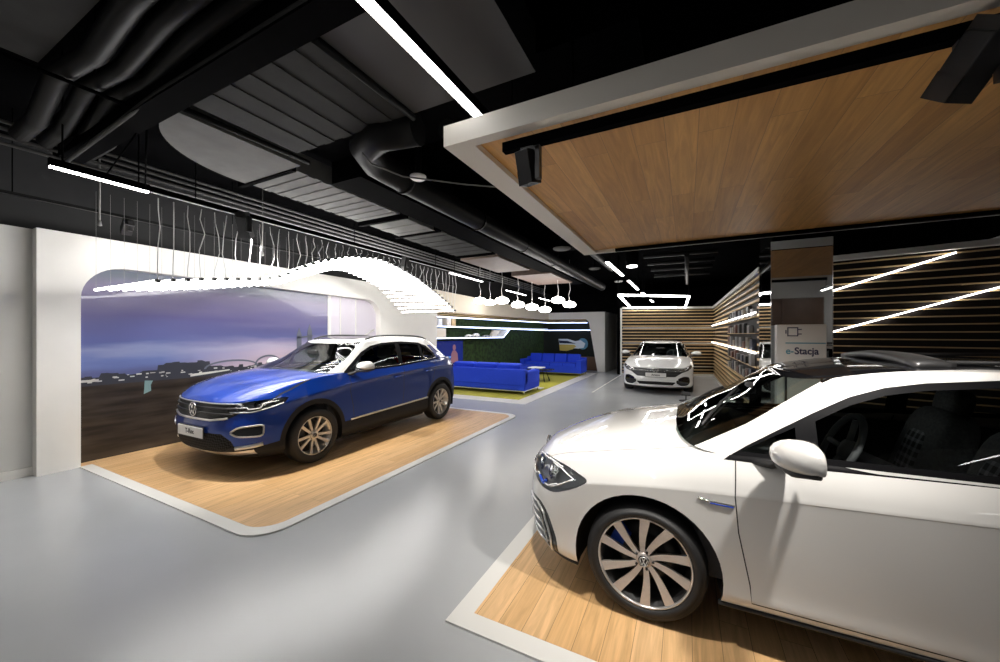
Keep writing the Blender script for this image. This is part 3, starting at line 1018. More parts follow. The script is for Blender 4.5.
track_head((-6.0, 1.95, 3.02), (-6.7, 2.05, 2.6), 'small black spotlight washing the white wall above the niche corner', 0.8, False, 5, True, 0.15, 80)
track_head((-4.37, 2.38, 2.96), (-5.0, 3.2, 0.9), 'black square spotlight on the track with the light tube cables', 0.95, True, 260, True, 0.18, 95)
track_head((-4.36, 4.972, 2.96), (-4.8, 4.972, 0.9), 'black spotlight on the cable track beyond the middle of the blue car', 0.8, True, 120, True, 0.18, 85)

# ------------------------------------------------------------------ line lights
def line_light(P0, P1, wd, m, label, group='linear ceiling lights'):
    P0, P1 = Vector(P0), Vector(P1)
    d = P1 - P0
    c = (P0 + P1) / 2
    r = empty('linear_light', c)
    a = math.atan2(d.y, d.x)
    MB().box((0, 0, 0.035), (d.length, wd, 0.06), a).build('housing', 'black_paint', r)
    MB().box((0, 0, 0.0), (d.length - 0.01, wd * 0.9, 0.012), a).build('diffuser', m, r)
    for t_ in (0.12, 0.88):
        p = P0.lerp(P1, t_) - c
        MB().tube([(p.x, p.y, 0.06), (p.x, p.y, 3.905 - c.z)], 0.006, 6).build('hanger', 'black_paint', r)
    tag(r, label, 'linear light', group)
    return r


line_light((-1.16, -3.6, 2.95), (-1.10, 3.2, 2.95), 0.055, 'led', 'long bright linear light running above the corner of the wooden canopy')
line_light((-4.41, 0.98, 2.95), (-4.41, 1.58, 2.95), 0.045, 'led', 'short linear light joining the start of the cable track above the white wall')
line_light((-4.50, 6.55, 2.95), (-4.54, 8.0, 2.95), 0.05, 'led', 'linear light just past the far end of the light tube wave')
line_light((-4.72, 9.75, 2.93), (-4.76, 11.3, 2.93), 0.05, 'led', 'linear light seen between the lounge pendants')
line_light((-4.70, 12.4, 2.93), (-4.72, 13.6, 2.93), 0.05, 'led', 'furthest linear light above the lounge')
line_light((-1.29, 6.85, 2.95), (-1.28, 8.6, 2.95), 0.07, 'led', 'linear light on the dark ceiling just beyond the canopy edge')
line_light((-1.27, 9.45, 2.95), (-1.28, 11.5, 2.95), 0.07, 'led', 'second linear light beyond the canopy, in line with the glowing frame')
line_light((-1.26, 12.4, 2.95), (-1.25, 13.1, 2.95), 0.07, 'led', 'short linear light seen through the glowing rectangular frame')
line_light((-1.24, 15.2, 2.95), (-1.23, 16.2, 2.95), 0.07, 'led', 'shortest linear light at the far side of the glowing rectangular frame')
line_light((-4.2, -3.6, 2.95), (-4.2, 0.2, 2.95), 0.055, 'led', 'added linear fill light, unseen at the shop front, before the niche wall')  # added out of view to brighten the blue car's stage and niche wall
line_light((3.6, -3.6, 2.95), (3.6, -0.4, 2.95), 0.055, 'led', 'added linear fill light, unseen at the shop front, before the near white car')  # added behind the camera as fill for the near car's door side
# rectangular light frame above the far car
rf = empty('frame_light', (-0.9, 13.0, 2.7))
tag(rf, 'glowing rectangular light frame hung above the far white car', 'frame light')
FP = [(-1.64, 10.35), (0.05, 11.6), (-0.06, 16.3), (-1.99, 15.4)]
for i in range(4):
    a, b_ = Vector((*FP[i], 0)), Vector((*FP[(i + 1) % 4], 0))
    d = b_ - a
    c = (a + b_) / 2 - Vector((-0.9, 13.0, 0))
    MB().box((c.x, c.y, 0), (d.length, 0.05, 0.045), math.atan2(d.y, d.x)).build('light_bar', 'led', rf)
for x, y in FP:
    MB().tube([(x + 0.9, y - 13.0, 0), (x + 0.9, y - 13.0, 1.205)], 0.006, 5).build('hanger', 'black_paint', rf)

# ------------------------------------------------------------------ suspended wooden canopy
X0, X1, Y0, Y1, ZB, ZTOP = -1.225, 4.2, 1.72, 4.92, 2.705, 2.82
cn = empty('suspended_canopy', (X0, Y0, ZB))
tag(cn, 'suspended oak clad ceiling canopy with a pale frame above the near white car', 'canopy')
wid, dep = X1 - X0, Y1 - Y0
cf = MB()
cf.prism([(0, 0), (0.165, 0.07), (0.165, dep - 0.06), (0, dep)], 0, 0.116).prism([(0, 0), (wid, 0), (wid - 0.16, 0.07), (0.165, 0.07)], 0, 0.116).prism([(wid, 0), (wid, dep), (wid - 0.16, dep - 0.06), (wid - 0.16, 0.07)], 0, 0.116)
cf.prism([(0, dep), (0.165, dep - 0.06), (0.4, dep - 0.06), (0.4, dep)], 0, 0.116)
cf.build('frame', noise_var(mat('canopy_frame', (0.70, 0.66, 0.60), 0.5), 3, 0.02), cn)
MB().box((wid / 2 + 0.2, dep - 0.03, 0.055), (wid - 0.42, 0.058, 0.11)).build('rear_edge', 'black_paint', cn)
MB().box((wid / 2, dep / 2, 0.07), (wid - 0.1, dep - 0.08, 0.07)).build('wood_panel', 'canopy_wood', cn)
MB().box((wid / 2, dep / 2, 0.16), (wid - 0.3, dep - 0.3, 0.08)).build('top_board', 'black_paint', cn)
for x in (0.6, 2.6, 4.6):
    for y in (0.5, 2.6):
        MB().tube([(x, y, 0.15), (x, y, 1.2)], 0.008, 6).build('hanger', 'black_paint', cn)
MB().box((wid / 2, dep + 0.006, 0.058), (wid, 0.01, 0.116)).build('rear_fascia', 'white_trim', cn)
tr = empty('ceiling_track', (-0.9, 1.83, 2.68))
tag(tr, 'black spotlight track fixed under the front edge of the wooden canopy', 'track')
MB().box((1.6, 0, -0.01), (3.2, 0.045, 0.05)).build('rail', 'black_paint', tr)
track_head((-0.76, 1.83, 2.66), (-0.62, 2.35, 0.6), 'small black spotlight at the start of the canopy track', 0.72, False, 95, True, 0.24, 75)
track_head((0.86, 1.83, 2.67), (0.1, 3.2, 0.9), 'large black finned spotlight at the far end of the canopy track', 0.82, True, 150, True, 0.2, 100)

# spotlight reflected in the column, and a round downlight beyond the canopy
dl = empty('downlight', (-0.87, 6.92, 2.84))
tag(dl, 'round white glowing downlight between the linear lights beyond the canopy', 'downlight')
MB().lathe([(0, 0.0), (0.085, 0.0), (0.085, 0.02), (0, 0.02)], 24).build('lens', 'led', dl)
MB().lathe([(0.0, 0.02), (0.10, 0.02), (0.11, 0.10), (0.11, 0.30), (0, 0.30)], 24).build('housing', 'black_paint', dl)
MB().tube([(0, 0, 0.3), (0, 0, 1.06)], 0.01, 6).build('rod', 'black_paint', dl)

# ------------------------------------------------------------------ ducts, beams, pipes under the ceiling
def duct(x0, y0, x1, y1, zb, zt_, m, label, ribs=None, name='ceiling_duct'):
    r = empty(name, ((x0 + x1) / 2, (y0 + y1) / 2, zb))
    tag(r, label, 'duct')
    lx, ly = x1 - x0, y1 - y0
    MB().box((0, 0, (zt_ - zb) / 2), (lx, ly, zt_ - zb)).build('casing', m, r)
    if ribs:
        g = MB()
        ax, stp, rm = ribs
        v = stp
        tot = lx if ax == 'x' else ly
        while v < tot - 0.01:
            if ax == 'x':
                g.box((-lx / 2 + v, 0, -0.004), (stp * 0.5, ly, 0.008))
            else:
                g.box((0, -ly / 2 + v, -0.004), (lx, stp * 0.5, 0.008))
            v += stp
        g.build('ribs', rm, r)
    return r


duct(-3.18, 1.36, -1.87, 2.18, 3.30, 3.6, 'duct', 'wide grey ribbed duct panel above the middle of the room', ('x', 0.22, 'duct'))
duct(-1.82, 1.36, -0.85, 2.18, 3.30, 3.6, mat('duct_dark', (0.03, 0.03, 0.03), 0.6), 'dark duct panel above the long linear light')
lr = duct(-4.30, 2.42, -3.52, 3.92, 3.30, 3.5, 'duct_light', 'pale ribbed duct panel behind the rounded duct end', ('y', 0.16, 'duct_light'))
duct(-4.32, 4.14, -3.58, 4.76, 3.30, 3.5, 'duct_light', 'short pale duct panel between two flanges above the tube wave', ('y', 0.3, 'duct_light'))
duct(-4.36, 4.86, -3.52, 6.60, 3.30, 3.5, 'duct', 'grey duct panel above the far end of the tube wave', ('y', 0.3, 'duct'))
brn = noise_var(mat('duct_brown', (0.11, 0.075, 0.06), 0.6), 5, 0.1)
duct(-4.4, 6.8, -3.5, 8.6, 3.25, 3.5, brn, 'brownish duct panel above the start of the lounge')
duct(-4.2, 9.0, -3.1, 11.0, 3.2, 3.5, brn, 'second brownish duct panel above the lounge pendants')
for y in (2.36, 4.03, 4.81, 6.68):
    o = MB().box((-3.95, y, 3.33), (0.92, 0.05, 0.12)).tube([(-4.38, y, 3.28), (-3.52, y, 3.28)], 0.012, 6).build('duct_flange', 'black_paint')
    tag(o, {2.36: 'black joint flange between the rounded duct end and the pale ribbed panel', 4.03: 'black joint flange after the pale ribbed duct panel', 4.81: 'black joint flange after the short pale duct panel', 6.68: 'furthest black joint flange of the pale duct run'}[y], 'flange', 'duct flanges')
# rounded duct end
P = [(-3.34, 1.33)]
for i in range(19):
    a = -PI / 2 - PI / 2 * i / 18
    P.append((-3.42 + 0.85 * math.cos(a), 2.33 + 1.0 * math.sin(a)))
P += [(-3.42, 2.33), (-3.34, 2.33)]
tag(MB().prism(P, 3.28, 3.5).build('ceiling_duct', 'duct_light'), 'pale duct end with a rounded corner above the tube wave', 'duct')
tag(MB().tube([(-3.29, 1.35, 3.30), (-3.25, 2.35, 3.30)], 0.022, 8).build('ceiling_rail', 'pipe'), 'thin rail along the rounded duct end', 'rail')
tag(MB().tube([(-1.84, 1.36, 3.28), (-1.84, 2.2, 3.28)], 0.022, 8).build('ceiling_rail', 'pipe'), 'thin black rail between the ribbed and the dark duct panels', 'rail')
bm_ = [((-2.2, 1.26, 3.45), (6.0, 0.16, 0.40), 'black beam in front of the ribbed duct panel'),
       ((-1.8, 2.55, 3.64), (3.1, 0.6, 0.34), 'broad black cross beam behind the ribbed duct panel'),
       ((-3.15, 7.2, 3.42), (0.42, 9.0, 0.36), 'long black beam beside the pale duct run'),
       ((-1.0, 7.4, 3.6), (6.5, 0.4, 0.4), 'black cross beam beyond the canopy')]
for c, d, l in bm_:
    tag(MB().box(c, d).build('ceiling_beam', 'black_paint'), l, 'beam', None, 'structure')
# round duct with elbow
P = [(-1.9, 2.32, 3.28), (-2.25, 2.26, 3.28), (-2.52, 2.36, 3.28), (-2.66, 2.62, 3.28), (-2.68, 3.0, 3.28), (-2.68, 5.0, 3.28), (-2.62, 13.0, 3.28)]
rd = MB().tube(P, 0.13, 20)
for y in (3.05, 4.6, 6.2, 7.8):
    rd.tube([(-2.68, y - 0.02, 3.28), (-2.68, y + 0.02, 3.28)], 0.142, 20)
tag(rd.build('round_duct', 'pipe'), 'black round air duct with an elbow running towards the far wall', 'duct')
P = [(-1.62, 2.3, 3.2), (-1.64, 4.0, 3.25), (-1.7, 6.0, 3.28), (-1.7, 9.6, 3.3)]
tag(MB().tube(P, 0.07, 14).build('round_duct', 'pipe'), 'slimmer black round duct above the canopy edge', 'duct')
tag(MB().tube([(-2.35, 2.18, 3.12), (-2.40, 2.32, 3.10), (-2.30, 2.6, 3.08), (-1.9, 3.0, 3.08), (-1.4, 3.4, 3.08)], 0.007, 6).build('ceiling_cable', 'duct_light'), 'thin pale cable crossing below the round air duct', 'cable')
# pipes across the top corner
for i, (y0, rad, lab) in enumerate(((0.86, 0.062, 'thickest black pipe crossing the ceiling corner'), (1.00, 0.055, 'second black pipe of the four crossing the ceiling corner'), (1.13, 0.05, 'third black pipe of the four crossing the ceiling corner'), (1.27, 0.045, 'slimmest of the four black pipes, alongside the beam'))):
    P = [(-1.2, y0 - 0.03, 3.40), (-2.6, y0, 3.40), (-3.3, y0 + 0.06, 3.40), (-3.8, y0 + 0.02, 3.40), (-4.6, y0 + 0.10, 3.34), (-4.98, y0 + 0.09, 3.32)]
    tag(MB().tube(P, rad, 16).build('ceiling_pipe', 'pipe'), lab, 'pipe', 'black pipes crossing the ceiling corner')
tag(MB().tube([(-1.2, 1.19, 3.28), (-3.2, 1.19, 3.28), (-5.0, 1.21, 3.2)], 0.018, 8).build('ceiling_pipe', 'duct'), 'thin grey conduit along the beam before the ribbed duct', 'pipe')
for i in range(4):
    tag(MB().tube([(-5.08, 0.4, 3.42 - 0.06 * i), (-5.08, 14.0, 3.42 - 0.06 * i)], 0.016, 8).build('ceiling_conduit', 'conduit'),
        ('highest', 'second', 'third', 'lowest')[i] + ' of four parallel conduits running above the light tubes', 'conduit', 'parallel conduits above the light tubes')
tag(MB().tube([(-3.65, 0.5, 3.32), (-3.65, 1.6, 3.32)], 0.014, 8).tube([(-3.4, 0.95, 3.32), (-3.4, 0.95, 3.9)], 0.006, 5).build('ceiling_conduit', 'black_paint'), 'black support bar crossing under the four pipes', 'conduit')
tag(MB().tube([(-4.55, 1.32, 3.0), (-3.75, 1.33, 3.32)], 0.006, 6).tube([(-3.78, 1.34, 3.32), (-4.4, 1.55, 2.98)], 0.006, 6).build('ceiling_cable', 'black_paint'), 'black cable dropping from the pipes to the light track', 'cable')
tag(MB().box((-3.0, 0.55, 3.58), (1.6, 0.5, 0.3)).build('ceiling_duct', 'duct'), 'dark box duct in the top corner above the pipes', 'duct')
# hung things on the far dark ceiling: rails, frames
mesh_ = MB()
for y in (9.2, 10.2, 11.2, 12.4):
    mesh_.tube([(-0.9, y, 3.45), (0.6, y, 3.45)], 0.05, 10)
mesh_.tube([(0.0, 8.6, 3.3), (0.0, 13.5, 3.3)], 0.05, 10)
tag(mesh_.build('ceiling_pipe', 'pipe'), 'black pipework rack on the far ceiling above the glowing frame', 'pipework')
for x, y, z, rad, l in ((-2.25, 2.75, 3.10, 0.075, 'white round smoke detector under the round air duct'), (-1.95, 6.25, 3.12, 0.15, 'pale round ceiling diffuser beyond the canopy corner'), (-1.9, 8.6, 3.14, 0.13, 'small pale round ceiling diffuser, second beyond the canopy corner'), (-1.75, 11.0, 3.14, 0.12, 'third pale ceiling diffuser near the linear lights')):
    r = empty('ceiling_disc', (x, y, z))
    tag(r, l, 'ceiling disc')
    MB().lathe([(0, 0), (rad * 0.8, 0), (rad, 0.012), (rad, 0.03), (0, 0.03)], 28).build('disc', 'duct_light' if rad > 0.1 else 'white_trim', r)
    MB().tube([(0, 0, 0.03), (0, 0, 3.9 - z)], 0.03, 8).build('stem', 'black_paint', r)
for x, y, l in ((-5.6, 1.6, 'small sprinkler drop above the white wall by the first tubes'), (-5.6, 3.3, 'small sprinkler drop above the white wall over the blue car bonnet')):
    tag(MB().tube([(x, y, 2.85), (x, y, 3.9)], 0.008, 6).lathe([(0, 2.80), (0.02, 2.81), (0.012, 2.86), (0, 2.87)], 10, Matrix.Translation((x, y, 0))).build('sprinkler', 'duct_light'), l, 'sprinkler')
# overhead light of the room: the linear lamps, with added unseen ones as fill


# ------------------------------------------------------------------ cars
# local frame of a car: x runs from the front axle to the rear, y to the car's right, z up.
def hermite(tab):
    xs = np.array([a for a, _ in tab], float)
    ys = np.array([b_ for _, b_ in tab], float)
    d = np.diff(ys) / np.diff(xs)
    mm = np.zeros_like(ys)
    mm[0], mm[-1] = d[0], d[-1]
    for i in range(1, len(xs) - 1):
        if d[i - 1] * d[i] > 0:
            w1, w2 = 2 * (xs[i + 1] - xs[i]) + (xs[i] - xs[i - 1]), (xs[i + 1] - xs[i]) + 2 * (xs[i] - xs[i - 1])
            mm[i] = (w1 + w2) / (w1 / d[i - 1] + w2 / d[i])

    def f(x):
        x = np.clip(np.asarray(x, float), xs[0], xs[-1])
        i = np.clip(np.searchsorted(xs, x) - 1, 0, len(xs) - 2)
        h = xs[i + 1] - xs[i]
        t_ = (x - xs[i]) / h
        return ((2 * t_**3 - 3 * t_**2 + 1) * ys[i] + (t_**3 - 2 * t_**2 + t_) * h * mm[i] + (-2 * t_**3 + 3 * t_**2) * ys[i + 1] + (t_**3 - t_**2) * h * mm[i + 1])
    return f


NC, NM = 26, 84


def ring(W, xf, xr, Lf, Lr, nf=2.5, nr=2.8):
    """plan outline from the front centre along the side to the rear centre; returns x, y arrays"""
    a = np.linspace(0, PI / 2, NC)
    cf_, sf = np.cos(a), np.sin(a)
    x1 = xf + Lf - Lf * cf_ ** (2 / nf)
    y1 = sf ** (2 / nf)
    x2 = np.linspace(xf + Lf, xr - Lr, NM + 2)[1:-1]
    y2 = np.ones(NM)
    a = np.linspace(PI / 2, 0, NC)
    x3 = xr - Lr + Lr * np.cos(a) ** (2 / nr)
    y3 = np.sin(a) ** (2 / nr)
    x = np.concatenate([x1, x2, x3])
    y = np.concatenate([y1, y2, y3]) * W(x)
    return x, y


def catmull(P, k, sub):
    """P: (levels, n, 3); smooth rows between the levels (monotone in each coordinate)"""
    out = []
    t0 = np.arange(len(P))
    n = P.shape[1]
    D = P[1:] - P[:-1]
    T = np.zeros_like(P)
    T[0], T[-1] = D[0], D[-1]
    for i in range(1, len(P) - 1):
        T[i] = (D[i - 1] + D[i]) / 2
        if i in k:           # crease
            T[i] = 0
    for i in range(len(P) - 1):
        ta = D[i] if i in k else T[i]
        tb = D[i] if (i + 1) in k else T[i + 1]
        for s_ in range(sub):
            t_ = s_ / sub
            out.append((2 * t_**3 - 3 * t_**2 + 1) * P[i] + (t_**3 - 2 * t_**2 + t_) * ta + (-2 * t_**3 + 3 * t_**2) * P[i + 1] + (t_**3 - t_**2) * tb)
    out.append(P[-1])
    return np.array(out)


class Body:
    """half of a car's skin (y<0 side... built as v=|y|), cut into parts and mirrored"""
    def __init__(s):
        s.bm = bmesh.new()
        s.id = s.bm.faces.layers.int.new('pid')
        s.rg = s.bm.faces.layers.int.new('region')
        s.names = ['body_shell']

    def pid(s, name):
        if name not in s.names:
            s.names.append(name)
        return s.names.index(name)

    def grid(s, G, region, idf):
        nl, n, _ = G.shape
        V = [[s.bm.verts.new(tuple(G[i, j])) for j in range(n)] for i in range(nl)]
        for i in range(nl - 1):
            for j in range(n - 1):
                q = [V[i][j], V[i][j + 1], V[i + 1][j + 1], V[i + 1][j]]
                try:
                    f = s.bm.faces.new(q)
                except ValueError:
                    continue
                f.smooth = True
                nm_ = idf(i, j)
                f[s.id] = s.pid(nm_)
                f[s.rg] = region
        bmesh.ops.remove_doubles(s.bm, verts=[v for r in V for v in r], dist=1e-6)

    def cut(s, poly, A, B, sel, name=None, only=None):
        """slice the selected faces along a closed outline drawn in the (A,B) plane and give the inside to a part"""
        A, B = Vector(A), Vector(B)
        bm = s.bm
        P = [Vector(p) for p in poly]
        n = len(P)
        onl = None if only is None else {s.pid(x) for x in only}

        def ok(f):
            return f.is_valid and (onl is None or f[s.id] in onl) and sel(f.calc_center_median(), f.normal, f[s.rg])
        cand = [f for f in bm.faces if ok(f)]
        for i in range(n):
            a, b_ = P[i], P[(i + 1) % n]
            if (b_ - a).length < 1e-6:
                continue
            lo = (min(a.x, b_.x) - 0.004, min(a.y, b_.y) - 0.004)
            hi = (max(a.x, b_.x) + 0.004, max(a.y, b_.y) + 0.004)
            fs = []
            keep = []
            for f in cand:
                if not f.is_valid:
                    continue
                us = [v.co.dot(A) for v in f.verts]
                vs = [v.co.dot(B) for v in f.verts]
                if max(us) < lo[0] or min(us) > hi[0] or max(vs) < lo[1] or min(vs) > hi[1]:
                    keep.append(f)
                else:
                    fs.append(f)
            if not fs:
                continue
            d = b_ - a
            no = (A * d.y - B * d.x).normalized()
            es = {e for f in fs for e in f.edges}
            vs = {v for f in fs for v in f.verts}
            co = A * a.x + B * a.y
            r = bmesh.ops.bisect_plane(bm, geom=list(fs) + list(es) + list(vs), dist=1e-6, plane_co=co, plane_no=no)
            cand = keep + [f for f in r['geom'] if isinstance(f, bmesh.types.BMFace)]
        if name is None:
            return
        pid = s.pid(name)
        for f in {f for f in cand if f.is_valid}:
            c = f.calc_center_median()
            x, y = c.dot(A), c.dot(B)
            inside = False
            for i in range(n):
                a, b_ = P[i], P[(i + 1) % n]
                if (a.y > y) != (b_.y > y) and x < (b_.x - a.x) * (y - a.y) / (b_.y - a.y) + a.x:
                    inside = not inside
            if inside:
                f[s.id] = pid

    def line(s, pts, wd, A, B, sel, name='panel_gap', only=None):
        """a thin shut line of constant width"""
        P = [Vector(p) for p in pts]
        L_, R_ = [], []
        for i, p in enumerate(P):
            d = (P[min(i + 1, len(P) - 1)] - P[max(i - 1, 0)]).normalized()
            nn = Vector((-d.y, d.x)) * wd / 2
            L_.append(p + nn); R_.append(p - nn)
        for i in range(len(P) - 1):
            s.cut([L_[i], L_[i + 1], R_[i + 1], R_[i]], A, B, sel, name, only)

    def finish(s, root, mats, pairs, labels={}, parents={}):
        """split by part; parts in `pairs` get one mesh per side, the others are joined over the centre line"""
        bm = s.bm
        bmesh.ops.recalc_face_normals(bm, faces=bm.faces[:])
        # make sure normals point outward (up on top)
        up = sum(f.normal.z * f.calc_area() for f in bm.faces if f.calc_center_median().z > 0.9)
        if up < 0:
            bmesh.ops.reverse_faces(bm, faces=bm.faces[:])
        bm.normal_update()
        by = {}
        for f in bm.faces:
            by.setdefault(f[s.id], []).append(f)
        out = {}
        for pid, fs in by.items():
            nm_ = s.names[pid]
            if nm_ == 'DEL':
                continue
            vs = {}
            co, no, fc = [], [], []
            for f in fs:
                ids = []
                for v in f.verts:
                    if v.index not in vs:
                        vs[v.index] = len(co)
                        co.append((v.co.x, v.co.y, v.co.z)); no.append((v.normal.x, v.normal.y, v.normal.z))
                    ids.append(vs[v.index])
                fc.append(ids)
            flipc = [(x, -y, z) for x, y, z in co]
            flipn = [(x, -y, z) for x, y, z in no]
            kind = nm_.split(':')[0]
            sets = []
            if nm_ in pairs:
                sets = [(co, no, fc, 'L'), (flipc, flipn, [r[::-1] for r in fc], 'R')]
            else:
                k = len(co)
                sets = [(co + flipc, no + flipn, fc + [[i + k for i in r[::-1]] for r in fc], 'C')]
            for c_, n_, f_, side in sets:
                me = bpy.data.meshes.new(kind)
                me.from_pydata(c_, [], f_)
                me.polygons.foreach_set('use_smooth', [True] * len(me.polygons))
                me.update()
                me.normals_split_custom_set_from_vertices([Vector(q) if Vector(q).length > 0.1 else Vector((0, 0, 1)) for q in n_])
                me.materials.append(mats[kind])
                o = bpy.data.objects.new(kind, me)
                COL.objects.link(o)
                o.parent = root
                out[(nm_, side)] = o
        for (nm_, side), o in out.items():
            if nm_ in parents:
                p = out.get((parents[nm_], side)) or out.get((parents[nm_], 'C'))
                if p:
                    o.parent = p
        return out


SIDE = ((1, 0, 0), (0, 0, 1))
FRONT = ((0, 1, 0), (0, 0, 1))
TOP = ((1, 0, 0), (0, 1, 0))


def circ(cx, cz, r, n=40, a0=0, a1=2 * PI):
    return [(cx + r * math.cos(a0 + (a1 - a0) * i / n), cz + r * math.sin(a0 + (a1 - a0) * i / n)) for i in range(n + (a1 - a0 < 6.28))]


def smooth_poly(P, k=4):
    """closed Catmull-Rom rounding of an outline"""
    out = []
    n = len(P)
    for i in range(n):
        p0, p1, p2, p3 = [Vector(P[(i + j - 1) % n]) for j in range(4)]
        for s_ in range(k):
            t_ = s_ / k
            out.append(tuple(0.5 * ((2 * p1) + (-p0 + p2) * t_ + (2 * p0 - 5 * p1 + 4 * p2 - p3) * t_ * t_ + (-p0 + 3 * p1 - 3 * p2 + p3) * t_**3)))
    return out


def chaikin(P, it=2, closed=True, k=0.2):
    P = [Vector(p) for p in P]
    for _ in range(it):
        Q = []
        n = len(P)
        if not closed: Q.append(P[0])
        for i in range(n if closed else n - 1):
            a, b_ = P[i], P[(i + 1) % n]
            Q += [a.lerp(b_, k), a.lerp(b_, 1 - k)]
        if not closed: Q.append(P[-1])
        P = Q
    return [tuple(p) for p in P]


def emblem(name, centre, normal_m, R_, parent, m='chrome'):
    """round badge: ring with a V above a W made of flat bars; local x right, y up, z out"""
    b_ = MB()
    P = [(math.cos(2 * PI * i / 28) * R_, math.sin(2 * PI * i / 28) * R_, 0) for i in range(28)]
    b_.tube([normal_m @ Vector(p) for p in P], R_ * 0.09, 6, closed=True)
    th_ = R_ * 0.17

    def bar(a, c):
        a, c = Vector((*a, 0)) * R_, Vector((*c, 0)) * R_
        d = (c - a).normalized()
        n = Vector((-d.y, d.x, 0)) * th_ / 2
        V = [a + n, a - n, c - n, c + n]
        V = [normal_m @ v for v in V] + [normal_m @ (v + Vector((0, 0, R_ * 0.12))) for v in V]
        b_._add(V, [(0, 1, 2, 3), (7, 6, 5, 4), (0, 4, 5, 1), (1, 5, 6, 2), (2, 6, 7, 3), (3, 7, 4, 0)])
    bar((-0.34, 0.88), (-0.02, 0.10)); bar((0.34, 0.88), (0.02, 0.10))
    bar((-0.80, 0.50), (-0.38, -0.78)); bar((-0.38, -0.78), (0.0, 0.0)); bar((0.0, 0.0), (0.38, -0.78)); bar((0.38, -0.78), (0.80, 0.50))
    return b_.build(name, m, parent)


